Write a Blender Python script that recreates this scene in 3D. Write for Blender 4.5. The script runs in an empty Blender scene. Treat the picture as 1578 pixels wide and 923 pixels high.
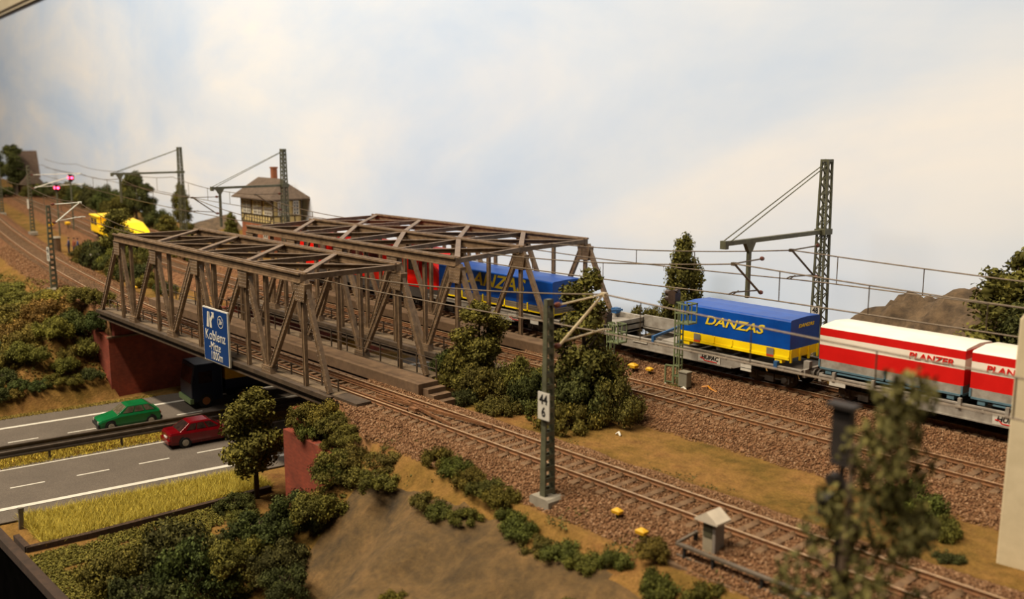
import bpy, math, random
import numpy as np
from mathutils import Vector, Matrix
random.seed(7); RNG = np.random.default_rng(11)
sc = bpy.context.scene
COL = sc.collection
PI = math.pi

# ------------------------------------------------------------------ camera, light, exposure
cam_d = bpy.data.cameras.new('camera'); cam = bpy.data.objects.new('camera', cam_d); COL.objects.link(cam)
cam_d.sensor_width = 36.0; cam_d.lens = 1528.0 / 1578.0 * 36.0; cam_d.clip_end = 1000; cam_d.clip_start = 0.2
PITCH = math.radians(9.893)
fx, fy = -0.74615 * math.cos(PITCH), 0.66578 * math.cos(PITCH)
cam.location = (0, 0, 12.3)
cam.rotation_euler = Vector((fx, fy, -math.sin(PITCH))).to_track_quat('-Z', 'Y').to_euler()
cam_d.dof.use_dof = True; cam_d.dof.focus_distance = 51.0; cam_d.dof.aperture_fstop = cam_d.lens / 1000 / 0.17
sc.camera = cam

world = bpy.data.worlds.new('world'); sc.world = world; world.use_nodes = True
wb = world.node_tree.nodes['Background']; wb.inputs[0].default_value = (1.0, 0.86, 0.70, 1); wb.inputs[1].default_value = 0.03

def area(name, loc, target, sx, sy, power, color):
    d = bpy.data.lights.new(name, 'AREA'); d.shape = 'RECTANGLE'; d.size = sx; d.size_y = sy; d.energy = power; d.color = color
    o = bpy.data.objects.new(name, d); COL.objects.link(o); o.location = loc
    v = Vector(target) - Vector(loc)
    z = -v.normalized(); x = Vector((1, 0, 0)); y = z.cross(x).normalized(); x = y.cross(z)
    o.rotation_euler = Matrix((x, y, z)).transposed().to_euler()
    return o
area('ceiling_tube_light', (-80, -48, 170), (-80, 30, 0), 190, 7, 680000, (1.0, 0.845, 0.635))
area('front_room_light', (-100, -92, 150), (-80, 45, 8), 120, 14, 170000, (1.0, 0.89, 0.75))
sc.view_settings.view_transform = 'Standard'; sc.view_settings.look = 'None'
sc.view_settings.exposure = 0.0; sc.view_settings.gamma = 1.0; sc.view_settings.use_curve_mapping = False

# ------------------------------------------------------------------ helpers
TONE = 0.74
def srgb(r, g, b, k=None):
    k = TONE if k is None else k
    f = lambda c: (c / 255 / 12.92) if c / 255 <= 0.04045 else ((c / 255 + 0.055) / 1.055) ** 2.4
    return (f(r) * k, f(g) * k, f(b) * k, 1)

class NT:
    def __init__(s, name):
        s.m = bpy.data.materials.new(name); s.m.use_nodes = True; s.n = s.m.node_tree.nodes; s.l = s.m.node_tree.links
        s.b = s.n['Principled BSDF']
    def node(s, t, **kw):
        x = s.n.new(t)
        for k, v in kw.items(): setattr(x, k, v)
        return x
    def link(s, a, b): s.l.new(a, b)
    def noise(s, scale, detail=4, rough=0.6, vec=None, dist=0.0):
        x = s.node('ShaderNodeTexNoise'); x.inputs['Scale'].default_value = scale; x.inputs['Detail'].default_value = detail
        x.inputs['Roughness'].default_value = rough; x.inputs['Distortion'].default_value = dist
        if vec is None:
            if not hasattr(s, 'tc'): s.tc = s.node('ShaderNodeTexCoord')
            vec = s.tc.outputs['Object']
        s.link(vec, x.inputs['Vector']); return x
    def ramp(s, fac, stops):
        r = s.node('ShaderNodeValToRGB'); e = r.color_ramp.elements
        while len(e) < len(stops): e.new(0.5)
        for i, (p, c) in enumerate(stops): e[i].position = p; e[i].color = c
        s.link(fac, r.inputs[0]); return r
    def mix(s, fac, a, b, mode='MIX'):
        x = s.node('ShaderNodeMix', data_type='RGBA', blend_type=mode)
        for inp, v in ((x.inputs[0], fac), (x.inputs[6], a), (x.inputs[7], b)):
            if hasattr(v, 'is_linked'): s.link(v, inp)
            else: inp.default_value = v
        return x.outputs[2]
    def bump(s, h, strength=0.4, dist=0.05):
        x = s.node('ShaderNodeBump'); x.inputs['Strength'].default_value = strength; x.inputs['Distance'].default_value = dist
        s.link(h, x.inputs['Height']); s.link(x.outputs[0], s.b.inputs['Normal']); return x

_mc = {}
def mat(name, c, c2=None, rough=0.6, scale=3.0, metal=0.0, bump=0.0, emit=0.0, bdist=0.03, spec=None):
    if name in _mc: return _mc[name]
    t = NT(name)
    if c2 is None: c2 = tuple(x * 0.82 for x in c[:3]) + (1,)
    nz = t.noise(scale, 5, 0.65)
    r = t.ramp(nz.outputs[0], [(0.35, c2), (0.65, c)])
    t.link(r.outputs[0], t.b.inputs['Base Color'])
    t.b.inputs['Roughness'].default_value = rough; t.b.inputs['Metallic'].default_value = metal
    if spec is not None: t.b.inputs['Specular IOR Level'].default_value = spec
    if bump: t.bump(nz.outputs[0], bump, bdist)
    if emit:
        t.b.inputs['Emission Color'].default_value = c; t.b.inputs['Emission Strength'].default_value = emit
    _mc[name] = t.m; return t.m

class MB:
    """collects shapes; build() links them as one mesh object"""
    def __init__(s): s.v = []; s.f = []; s.mi = []; s.cur = 0
    def add(s, vs, fs):
        o = len(s.v); s.v.extend([tuple(map(float, p)) for p in vs]); s.f.extend([tuple(i + o for i in f) for f in fs]); s.mi.extend([s.cur] * len(fs)); return s
    def m(s, i): s.cur = i; return s
    def box(s, x0, x1, y0, y1, z0, z1):
        vs = [(x, y, z) for z in (z0, z1) for y in (y0, y1) for x in (x0, x1)]
        return s.add(vs, [(0, 2, 3, 1), (4, 5, 7, 6), (0, 1, 5, 4), (2, 6, 7, 3), (0, 4, 6, 2), (1, 3, 7, 5)])
    def bar(s, p0, p1, w, h, up=(0, 0, 1)):
        a, b = Vector(p0), Vector(p1); d = (b - a)
        if d.length < 1e-6: return s
        d.normalize(); u = Vector(up)
        if abs(d.dot(u)) > 0.98: u = Vector((0, 1, 0))
        sd = d.cross(u).normalized(); u = sd.cross(d).normalized()
        vs = []
        for p in (a, b):
            for (i, j) in ((-1, -1), (1, -1), (1, 1), (-1, 1)): vs.append(p + sd * (i * w / 2) + u * (j * h / 2))
        return s.add(vs, [(0, 1, 2, 3), (7, 6, 5, 4), (0, 4, 5, 1), (1, 5, 6, 2), (2, 6, 7, 3), (3, 7, 4, 0)])
    def tube(s, pts, r, n=6, caps=True):
        pts = [Vector(p) for p in pts]; rings = []
        rr = r if isinstance(r, (list, tuple)) else [r] * len(pts)
        for i, p in enumerate(pts):
            d = (pts[min(i + 1, len(pts) - 1)] - pts[max(i - 1, 0)]).normalized()
            u = Vector((0, 0, 1)) if abs(d.z) < 0.9 else Vector((1, 0, 0))
            a = d.cross(u).normalized(); b = a.cross(d)
            rings.append([p + (a * math.cos(2 * PI * k / n) + b * math.sin(2 * PI * k / n)) * rr[i] for k in range(n)])
        vs = [v for r_ in rings for v in r_]; fs = []
        for i in range(len(pts) - 1):
            for k in range(n): fs.append((i * n + k, i * n + (k + 1) % n, (i + 1) * n + (k + 1) % n, (i + 1) * n + k))
        if caps: fs.append(tuple(range(n))[::-1]); fs.append(tuple((len(pts) - 1) * n + k for k in range(n)))
        return s.add(vs, fs)
    def prism(s, poly, axis, a, b):
        """poly: 2D points; axis x: (y,z) y: (x,z) z: (x,y)"""
        def P(q, t): return {'x': (t, q[0], q[1]), 'y': (q[0], t, q[1]), 'z': (q[0], q[1], t)}[axis]
        n = len(poly); vs = [P(q, a) for q in poly] + [P(q, b) for q in poly]
        fs = [tuple(range(n)), tuple(range(2 * n - 1, n - 1, -1))] + [(i, i + n, (i + 1) % n + n, (i + 1) % n) for i in range(n)]
        return s.add(vs, fs)
    def wheel(s, c, r, w, axis='y', n=20):
        c = Vector(c); ax = {'x': Vector((1, 0, 0)), 'y': Vector((0, 1, 0)), 'z': Vector((0, 0, 1))}[axis]
        return s.tube([c - ax * w / 2, c + ax * w / 2], r, n)
    def loft(s, rings, caps=True):
        n = len(rings[0]); vs = [p for r in rings for p in r]; fs = []
        for i in range(len(rings) - 1):
            for k in range(n): fs.append((i * n + k, i * n + (k + 1) % n, (i + 1) * n + (k + 1) % n, (i + 1) * n + k))
        if caps: fs.append(tuple(range(n))[::-1]); fs.append(tuple((len(rings) - 1) * n + k for k in range(n)))
        return s.add(vs, fs)
    def mesh(s, name, mats, smooth=False):
        me = bpy.data.meshes.new(name); me.from_pydata(s.v, [], s.f)
        for m_ in (mats if isinstance(mats, (list, tuple)) else [mats]): me.materials.append(m_)
        me.polygons.foreach_set('material_index', s.mi)
        import bmesh
        bm = bmesh.new(); bm.from_mesh(me); bmesh.ops.recalc_face_normals(bm, faces=bm.faces); bm.to_mesh(me); bm.free()
        if smooth: me.shade_smooth()
        me.update(); return me
    def build(s, name, mats, parent=None, smooth=False, bevel=0.0):
        o = bpy.data.objects.new(name, s.mesh(name, mats, smooth)); COL.objects.link(o)
        if parent is not None: o.parent = parent
        if bevel:
            b = o.modifiers.new('bevel', 'BEVEL'); b.width = bevel; b.segments = 2; b.limit_method = 'ANGLE'; b.angle_limit = 0.6
        return o

def tag(o, label=None, cat=None, group=None, kind=None):
    if label: o['label'] = label
    if cat: o['category'] = cat
    if group: o['group'] = group
    if kind: o['kind'] = kind
    return o
def thing(name, label, cat, loc=(0, 0, 0), rz=0, group=None, kind=None):
    o = bpy.data.objects.new(name, None); COL.objects.link(o); o.location = loc; o.rotation_euler = (0, 0, rz); o.empty_display_size = 0.2
    return tag(o, label, cat, group, kind)
def inst(name, me, parent=None, loc=(0, 0, 0), rot=(0, 0, 0), sca=(1, 1, 1), color=None):
    o = bpy.data.objects.new(name, me); COL.objects.link(o); o.parent = parent; o.location = loc; o.rotation_euler = rot; o.scale = sca
    if color: o.color = color
    return o
def raw_mesh(name, v, f, mats, attr=None, smooth=False, mi=None):
    """fast mesh from numpy: v (n,3), f (m,k)"""
    me = bpy.data.meshes.new(name); n, (m_, k) = len(v), f.shape
    me.vertices.add(n); me.vertices.foreach_set('co', v.astype(np.float32).ravel())
    me.loops.add(m_ * k); me.loops.foreach_set('vertex_index', f.astype(np.int32).ravel())
    me.polygons.add(m_); me.polygons.foreach_set('loop_start', np.arange(0, m_ * k, k, dtype=np.int32))
    me.polygons.foreach_set('loop_total', np.full(m_, k, dtype=np.int32))
    if mi is not None: me.polygons.foreach_set('material_index', mi.astype(np.int32))
    for m2 in (mats if isinstance(mats, (list, tuple)) else [mats]): me.materials.append(m2)
    for an, (dom, arr) in (attr or {}).items():
        a = me.attributes.new(an, 'FLOAT', dom); a.data.foreach_set('value', arr.astype(np.float32))
    me.update(calc_edges=True); me.validate()
    if smooth: me.shade_smooth()
    return me
def text_mesh(body, size, m, extrude=0.01, shear=0.0, offset=0.0, sx=1.0, spacing=1.0, align='CENTER'):
    c = bpy.data.curves.new('t', 'FONT'); c.body = body; c.size = size; c.extrude = extrude; c.shear = shear; c.offset = offset
    c.space_character = spacing; c.align_x = align; c.align_y = 'CENTER'; c.resolution_u = 3
    o = bpy.data.objects.new('t', c); COL.objects.link(o)
    dg = bpy.context.evaluated_depsgraph_get(); dg.update()
    me = bpy.data.meshes.new_from_object(o.evaluated_get(dg)); bpy.data.objects.remove(o)
    me.materials.clear(); me.materials.append(m)
    if sx != 1.0:
        for v in me.vertices: v.co.x *= sx
    return me
def text_on(name, body, size, m, parent, loc, face='-y', **kw):
    me = text_mesh(body, size, m, **kw)
    rot = {'-y': (PI / 2, 0, 0), '+x': (PI / 2, 0, PI / 2)}[face]
    return inst(name, me, parent, loc, rot)

# ------------------------------------------------------------------ smooth value noise on arrays
_NT = np.random.default_rng(5).random((256, 256))
def vnoise(x, y, s):
    x = x / s; y = y / s; xi = np.floor(x).astype(int); yi = np.floor(y).astype(int); fx_ = x - xi; fy_ = y - yi
    fx_ = fx_ * fx_ * (3 - 2 * fx_); fy_ = fy_ * fy_ * (3 - 2 * fy_)
    g = lambda a, b: _NT[a % 256, b % 256]
    return (g(xi, yi) * (1 - fx_) + g(xi + 1, yi) * fx_) * (1 - fy_) + (g(xi, yi + 1) * (1 - fx_) + g(xi + 1, yi + 1) * fx_) * fy_ - 0.5
def fbm(x, y, s, o=4):
    r = 0; a = 1.0
    for i in range(o): r = r + a * vnoise(x + 37 * i, y + 91 * i, s); s /= 2.1; a *= 0.5
    return r

# ------------------------------------------------------------------ layout of the place
PATHS = {
    'front': [(14, 25.25), (-30, 25.25), (-50, 25.25), (-62, 25.42), (-70, 25.9), (-80, 26.9), (-92, 28.3), (-104, 29.9), (-118, 32.0), (-134, 34.6), (-160, 39.2), (-190, 44.6)],
    'mid': [(14, 35.45), (-50, 35.45), (-68, 35.6), (-80, 36.2), (-92, 37.3), (-104, 38.8), (-118, 40.9), (-134, 43.4), (-160, 47.6), (-190, 52.3)],
    'back': [(14, 41.35), (-50, 41.35), (-68, 41.5), (-80, 42.1), (-92, 43.1), (-104, 44.5), (-118, 46.4), (-134, 48.8), (-160, 52.6), (-190, 57.0)]}
def catmull(P, step=0.65):
    P = [np.array(p, float) for p in P]; Q = [2 * P[0] - P[1]] + P + [2 * P[-1] - P[-2]]; out = []
    for i in range(1, len(Q) - 2):
        n = max(2, int(np.linalg.norm(Q[i + 1] - Q[i]) / 0.5))
        for k in range(n):
            t = k / n; a, b, c, d = Q[i - 1], Q[i], Q[i + 1], Q[i + 2]
            # centripetal-ish cubic via monotone x lerp
            m1 = (c[1] - a[1]) / (c[0] - a[0]); m2 = (d[1] - b[1]) / (d[0] - b[0]); h = c[0] - b[0]
            y = (2 * t**3 - 3 * t**2 + 1) * b[1] + (t**3 - 2 * t**2 + t) * h * m1 + (-2 * t**3 + 3 * t**2) * c[1] + (t**3 - t**2) * h * m2
            out.append((b[0] + h * t, y))
    out.append(tuple(P[-1])); out = np.array(out)
    s = np.concatenate([[0], np.cumsum(np.linalg.norm(np.diff(out, axis=0), axis=1))])
    q = np.arange(0, s[-1], step)
    return np.stack([np.interp(q, s, out[:, 0]), np.interp(q, s, out[:, 1])], 1)
CL = {k: catmull(v) for k, v in PATHS.items()}
def cy(k, X):
    c = CL[k]; return np.interp(-np.asarray(X, float), -c[:, 0], c[:, 1])
def backY(X):
    q = -(np.asarray(X, float) + 34.0) / 9.0
    return 48.5 + .0864 * 9.0 * np.log1p(np.exp(np.clip(q, -40, 40)))
CUT0, CUT1, ROADZ = -68.4, -41.4, -6.2
def plateau_edge(X):
    return np.interp(X, [-320, -134, -104, -80, -69, -68.4, -41.4, -38, -34.5, -28, 10], [60, 31.2, 26.6, 24.1, 24.1, 24.1, 23.9, 23.4, 22.3, 21.8, 21.6])
def terrain(X, Y):
    """ground height and a ballast mask"""
    X = np.asarray(X, float); Y = np.asarray(Y, float)
    e = plateau_edge(X)
    left = np.maximum(-6.3, -0.85 - 0.58 * (e - Y))
    left = np.minimum(left, np.maximum(-6.3, -6.3 + 0.75 * (CUT0 + 0.8 - X)))
    left = np.where(X < -74, np.maximum(-6.3, -0.85 - 0.40 * (e - Y)) * 1.0, left) if False else left
    rs = np.clip((X + 30.5) / 3.6, 0, 1); rs = rs * rs * (3 - 2 * rs)
    gentle = -1.0 - 0.34 * (e - Y) - 0.012 * np.maximum(0, e - Y) ** 2
    steep = np.maximum(-6.3, np.minimum(-0.95 - 0.95 * (e - Y), -6.3 + 0.62 * np.maximum(0, X + 40.2) + 0.5 * np.maximum(0, X + 35.5)))
    right = gentle * rs + steep * (1 - rs)
    low = np.where(X < (CUT0 + CUT1) / 2, left, right)
    low = low + np.where(low > -6.25, 0.22 * fbm(X, Y, 2.2) - np.where(X > -31, .55 * np.abs(fbm(X + 5, Y, 1.7, 4)), 0), 0.05 * fbm(X, Y, 1.0))
    up = -0.78 + 0.10 * fbm(X, Y, 3.0) + 0.03 * fbm(X, Y, .6)
    # backdrop hills
    bY = backY(X)
    h = np.interp(X, [-30, -27.5, -24.5, -22, -19, -15, 10], [0, 2.6, 4.2, 5.0, 5.7, 6.2, 7])
    hill = np.clip((Y - 44.9) / 2.6, 0, 1) ** 0.6 * h * np.where(X > -30, 1, 0)
    mound = 2.4 * np.exp(-((X + 114.5) / 4.5) ** 2) * np.clip(1 - (bY - Y) / 7.5, 0, 1) ** .5
    farh = 0.8 * np.clip((-140 - X) / 20, 0, 1) * np.clip((Y - (cy('back', np.clip(X, -189, 10)) + 4)) / 6, 0, 1)
    up = up + hill * (1 + 0.22 * fbm(X * 1.3, Y, 3.2) - .35 * np.abs(fbm(X * 1.2 + 9, Y * 2, 1.9, 3)) + .08 * fbm(X, Y, .8)) + mound + farh
    bal = np.zeros_like(up)
    for k in CL:
        c = cy(k, np.clip(X, -189, 13)); d = np.abs(Y - c) + 0.25 * fbm(X, Y, 1.2, 2)
        z = np.interp(d, [0, 1.75, 2.9, 3.1], [-0.23, -0.24, -0.74, -3])
        bal = np.maximum(bal, np.clip((3.05 - d) / 0.35, 0, 1)); up = np.maximum(up, z)
    bal = np.where(hill + mound > 0.3, 0, bal)
    z = np.where(Y > e, up, low); bal = np.where(Y > e, bal, 0)
    cut = (X > CUT0 - 0.5) & (X < CUT1 + 0.5)
    inb = cut & (Y > np.where(X < -55, 24.0, 22.2))
    z = np.where(inb, -6.3, z); bal = np.where(inb, 0, bal)
    z = np.where((X > CUT0) & (X < -45.0), -6.3, z)
    return z, bal

# ------------------------------------------------------------------ materials
STEEL = mat('weathered_bridge_steel', srgb(148, 122, 94), srgb(106, 85, 64), 0.5, 2.2, 0.0, 0.15)
STEEL_D = mat('dark_girder_steel', srgb(96, 79, 62), srgb(64, 52, 40), 0.6, 2.0)
RAILTOP = mat('polished_rail_head', srgb(220, 190, 150, .8), srgb(176, 140, 104, .8), 0.4, 4, 0.3)
RUST = mat('rusty_rail_side', srgb(150, 102, 60), srgb(112, 72, 42), 0.7, 5)
CONC = mat('grey_brown_concrete', srgb(128, 101, 74), srgb(100, 77, 55), 0.9, 1.6, 0, 0.2)
MAST = mat('olive_mast_paint', srgb(112, 112, 88), srgb(86, 86, 66), 0.55, 3)
PALEG = mat('pale_green_paint', srgb(136, 148, 104), srgb(110, 122, 84), 0.6, 4)
WIRE = mat('brown_wire', srgb(120, 104, 84), srgb(92, 78, 62), 0.5, 6, 0.3)
ISOL = mat('brown_insulator', srgb(128, 66, 46), srgb(98, 46, 32), 0.35, 6)
WHITE = mat('white_paint', srgb(238, 234, 222), srgb(224, 218, 204), 0.5, 3)
BLACK = mat('black_matt', srgb(26, 24, 22), srgb(14, 13, 12), 0.8, 3)
LETTER = mat('black_lettering', srgb(30, 28, 26), None, 0.6)
GREY = mat('wagon_grey', srgb(168, 162, 152, .9), srgb(136, 128, 118, .9), 0.5, 2.0)
GREYD = mat('underframe_grey', srgb(100, 92, 82), srgb(66, 58, 50), 0.7, 3)
BLUE = mat('tarpaulin_blue', srgb(2, 84, 184, .85), srgb(2, 72, 166, .85), 0.38, 1.2, spec=0.5)
YEL = mat('container_yellow', srgb(254, 222, 16, 1), srgb(248, 208, 12, 1), 0.4, 1.5)
YLET = mat('yellow_lettering', srgb(240, 212, 50, .95), srgb(228, 196, 40, .95), 0.5)
RED = mat('loco_red', srgb(232, 24, 14, 1), srgb(216, 16, 8, 1), 0.22, 1)
REDC = mat('container_red', srgb(218, 24, 20, .95), srgb(206, 18, 16, .95), 0.4, 1.2)
SBLUE = mat('stanchion_blue', srgb(52, 104, 160), None, 0.5)
PBLUE = mat('pale_frame_blue', srgb(100, 134, 150), None, 0.5)
GLASS = mat('dark_glass', srgb(60, 58, 54), srgb(44, 42, 40), 0.08, 1, spec=0.8)
BRICKT = None
def brick_mat(name, c1, c2, mortar, sc_=2.2, plane='xz'):
    t = NT(name); tc = t.node('ShaderNodeTexCoord'); sp = t.node('ShaderNodeSeparateXYZ'); cb = t.node('ShaderNodeCombineXYZ')
    t.link(tc.outputs['Object'], sp.inputs[0]); ad = t.node('ShaderNodeMath'); ad.operation = 'ADD'
    t.link(sp.outputs[0], ad.inputs[0]); t.link(sp.outputs[1], ad.inputs[1]); t.link(ad.outputs[0], cb.inputs[0]); t.link(sp.outputs[2], cb.inputs[1])
    b = t.node('ShaderNodeTexBrick'); b.inputs['Color1'].default_value = c1; b.inputs['Color2'].default_value = c2; b.inputs['Mortar'].default_value = mortar
    b.inputs['Scale'].default_value = sc_; b.inputs['Mortar Size'].default_value = 0.012; b.inputs['Brick Width'].default_value = 0.5; b.inputs['Row Height'].default_value = 0.2
    t.link(cb.outputs[0], b.inputs['Vector'])
    nz = t.noise(0.9, 4); r = t.ramp(nz.outputs[0], [(0.3, (0.6, 0.6, 0.6, 1)), (0.7, (1.05, 1.0, 1.0, 1))])
    t.link(t.mix(1.0, b.outputs['Color'], r.outputs[0], 'MULTIPLY'), t.b.inputs['Base Color']); t.b.inputs['Roughness'].default_value = 0.85
    t.bump(b.outputs['Fac'], 0.2, 0.02); return t.m
BRICK = brick_mat('red_brick', srgb(158, 70, 44, .85), srgb(138, 58, 36, .85), srgb(120, 74, 54, .85))
BRICKO = brick_mat('orange_brick', srgb(190, 112, 66), srgb(170, 94, 54), srgb(170, 130, 100), 3)

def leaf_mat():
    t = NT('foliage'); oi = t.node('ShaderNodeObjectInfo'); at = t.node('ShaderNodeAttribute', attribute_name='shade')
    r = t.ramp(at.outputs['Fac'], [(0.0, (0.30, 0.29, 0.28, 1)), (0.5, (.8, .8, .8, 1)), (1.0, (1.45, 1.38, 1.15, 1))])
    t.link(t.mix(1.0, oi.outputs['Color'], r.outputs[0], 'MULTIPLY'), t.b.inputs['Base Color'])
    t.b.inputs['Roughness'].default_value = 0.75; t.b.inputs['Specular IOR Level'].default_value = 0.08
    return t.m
LEAF = leaf_mat()
BARK = mat('twig_bark', srgb(86, 66, 46), srgb(58, 44, 30), 0.9, 5)

def ground_mat():
    t = NT('ground_scatter'); at = t.node('ShaderNodeAttribute', attribute_name='bal')
    n1 = t.noise(0.35, 6, 0.65); n2 = t.noise(2.2, 5, 0.7); n3 = t.noise(14, 3, 0.7)
    tan = t.ramp(n1.outputs[0], [(0.30, srgb(100, 84, 40)), (0.45, srgb(134, 104, 54)), (0.58, srgb(148, 112, 64)), (0.72, srgb(124, 86, 52))])
    tan2 = t.ramp(n2.outputs[0], [(0.35, (0.72, 0.72, 0.68, 1)), (0.6, (1.08, 1.06, 1.0, 1))])
    tan3 = t.ramp(n3.outputs[0], [(0.35, (0.8, 0.8, 0.8, 1)), (0.65, (1.12, 1.12, 1.12, 1))])
    g = t.mix(1.0, t.mix(1.0, tan.outputs[0], tan2.outputs[0], 'MULTIPLY'), tan3.outputs[0], 'MULTIPLY')
    vo = t.node('ShaderNodeTexVoronoi'); vo.inputs['Scale'].default_value = 7.0; t.link(t.tc.outputs['Object'], vo.inputs['Vector'])
    bc = t.ramp(vo.outputs['Color'], [(0.2, srgb(84, 56, 38, .9)), (0.5, srgb(116, 82, 56, .9)), (0.85, srgb(136, 100, 72, .9))])
    t.link(t.mix(at.outputs['Fac'], g, bc.outputs[0]), t.b.inputs['Base Color'])
    t.b.inputs['Roughness'].default_value = 0.95; t.b.inputs['Specular IOR Level'].default_value = 0.1
    t.bump(vo.outputs['Distance'], 0.5, 0.06); return t.m
GROUND = ground_mat()
def rock_mat():
    t = NT('rock'); n1 = t.noise(0.5, 7, 0.65, dist=0.4); n2 = t.noise(3.5, 6, 0.7)
    a = t.ramp(n1.outputs[0], [(0.3, srgb(66, 52, 30)), (0.5, srgb(108, 84, 48)), (0.7, srgb(136, 104, 62))])
    b = t.ramp(n2.outputs[0], [(0.3, (0.6, 0.6, 0.6, 1)), (0.65, (1.1, 1.1, 1.05, 1))])
    t.link(t.mix(1.0, a.outputs[0], b.outputs[0], 'MULTIPLY'), t.b.inputs['Base Color']); t.b.inputs['Roughness'].default_value = 0.95
    t.bump(n2.outputs[0], 0.7, 0.12); return t.m
ROCK = rock_mat()
ROCK2 = mat('grey_brown_hill', srgb(122, 100, 74), srgb(76, 62, 46), .95, 1.6, 0, .8, 0, .15)
def stone_mat():
    t = NT('ballast_stone'); at = t.node('ShaderNodeAttribute', attribute_name='shade')
    r = t.ramp(at.outputs['Fac'], [(0.0, srgb(90, 63, 42, .9)), (0.4, srgb(122, 89, 62, .9)), (0.8, srgb(138, 104, 75, .9)), (1.0, srgb(166, 134, 104, .9))])
    t.link(r.outputs[0], t.b.inputs['Base Color']); t.b.inputs['Roughness'].default_value = 0.9; t.b.inputs['Specular IOR Level'].default_value = 0.15; return t.m
STONE = stone_mat()

# ------------------------------------------------------------------ setting: backdrop, ground, road, edge
def sky_mat():
    t = NT('painted_sky'); tc = t.node('ShaderNodeTexCoord'); t.tc = tc
    mp = t.node('ShaderNodeMapping'); t.link(tc.outputs['Object'], mp.inputs[0])
    mp.inputs['Rotation'].default_value = (0, math.radians(24), 0); mp.inputs['Scale'].default_value = (0.016, 0.016, 0.06)
    n = t.noise(1.0, 5, 0.55, mp.outputs[0], 0.6)
    mp2 = t.node('ShaderNodeMapping'); t.link(tc.outputs['Object'], mp2.inputs[0]); mp2.inputs['Scale'].default_value = (0.03, 0.03, 0.05)
    n2 = t.noise(1.0, 6, 0.6, mp2.outputs[0], 0.3)
    c = t.ramp(n.outputs[0], [(0.40, srgb(190, 213, 247, 1.0)), (0.50, srgb(206, 223, 249, 1.0)), (0.66, srgb(238, 239, 243, 1.0))])
    c2 = t.ramp(n2.outputs[0], [(0.38, srgb(196, 217, 249, 1.0)), (0.62, srgb(232, 237, 246, 1.0))])
    t.link(t.mix(0.45, c.outputs[0], c2.outputs[0]), t.b.inputs['Base Color'])
    t.b.inputs['Roughness'].default_value = 0.95; t.b.inputs['Specular IOR Level'].default_value = 0.05; return t.m
SKY = sky_mat()
bx = np.arange(-320, 41, 1.5); pts = [(float(x), float(backY(x))) for x in bx[::6]]
def sheet(off, flip):
    n = len(bx); V_ = np.concatenate([np.stack([bx, backY(bx) + off, np.full(n, z)], 1) for z in np.linspace(-8, 36, 5)]); I_ = np.arange(5 * n).reshape(5, n)
    F_ = np.stack([I_[:-1, :-1], I_[:-1, 1:], I_[1:, 1:], I_[1:, :-1]], -1).reshape(-1, 4); return V_, (F_[:, ::-1] if flip else F_)
v1, f1 = sheet(0, False); v2, f2 = sheet(.5, True)
o = bpy.data.objects.new('wall_back', raw_mesh('wall_back', np.concatenate([v1, v2]), np.concatenate([f1, f2 + len(v1)]), SKY, smooth=True)); COL.objects.link(o)
tag(o, 'painted sky backdrop with soft cream clouds', None, kind='structure')
# end of the backdrop, turning forward far to the left
b = MB(); b.box(-321, -320, -20, 74, -8, 36); tag(b.build('wall_left', SKY), kind='structure')
# profile rail along the top edge of the backdrop
CREAM = mat('cream_profile', srgb(246, 234, 204, 1), srgb(236, 222, 190, 1), 0.4, 0.5)
b = MB()
for (x0, y0), (x1, y1) in zip(pts, pts[1:]):
    def strip(z0, z1, d, mi):
        b.m(mi); b.add([(x0, y0 - d, z0), (x1, y1 - d, z0), (x1, y1 - d, z1), (x0, y0 - d, z1), (x0, y0 + .1, z0), (x1, y1 + .1, z0), (x1, y1 + .1, z1), (x0, y0 + .1, z1)],
              [(0, 1, 2, 3), (3, 2, 6, 7), (0, 4, 5, 1)])
    strip(36.0, 36.3, .2, 1); strip(36.3, 36.8, .5, 0); strip(36.8, 37.0, .4, 1); strip(37.0, 40.0, 0.9, 0); strip(40.0, 40.4, .6, 1); strip(40.4, 44, 1.2, 0)
tag(b.build('trim_1', [CREAM, mat('trim_shadow_gap', srgb(116, 110, 96), None, 0.7)]), kind='structure')

gx = np.concatenate([np.arange(-320, -150, 4.0), np.arange(-150, -76, 0.8), np.arange(-76, 12.2, 0.28)])
gt = np.linspace(0, 1, 170)
GX, GT = np.meshgrid(gx, gt, indexing='ij')
GY = 11.2 + GT * (backY(GX) + 0.3 - 11.2)
GZ, GB = terrain(GX, GY)
V = np.stack([GX, GY, GZ], -1).reshape(-1, 3); nx, ny = GX.shape
idx = np.arange(nx * ny).reshape(nx, ny)
F = np.stack([idx[:-1, :-1], idx[1:, :-1], idx[1:, 1:], idx[:-1, 1:]], -1).reshape(-1, 4)
fcx = V[F].mean(1)
e_ = plateau_edge(fcx[:, 0])
isrock = ((fcx[:, 0] > -33) & (fcx[:, 1] < e_ - 0.5 + 0.6 * fbm(fcx[:, 0], fcx[:, 1], 1.5)) & (fcx[:, 1] < 21.4)) | ((fcx[:, 0] > -29.5) & (fcx[:, 1] > 45.3)) | ((fcx[:, 1] > 46) & (fcx[:, 2] > 0.2) & (fcx[:, 0] < -90))
rmi = isrock.astype(int); rmi[isrock & (fcx[:, 1] > 45)] = 2
o = bpy.data.objects.new('ground', raw_mesh('ground', V, F, [GROUND, ROCK, ROCK2], {'bal': ('POINT', GB.ravel())}, True, rmi)); COL.objects.link(o)
tag(o, 'tan and brown scattered ground with rocky slopes', None, kind='structure')

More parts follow.
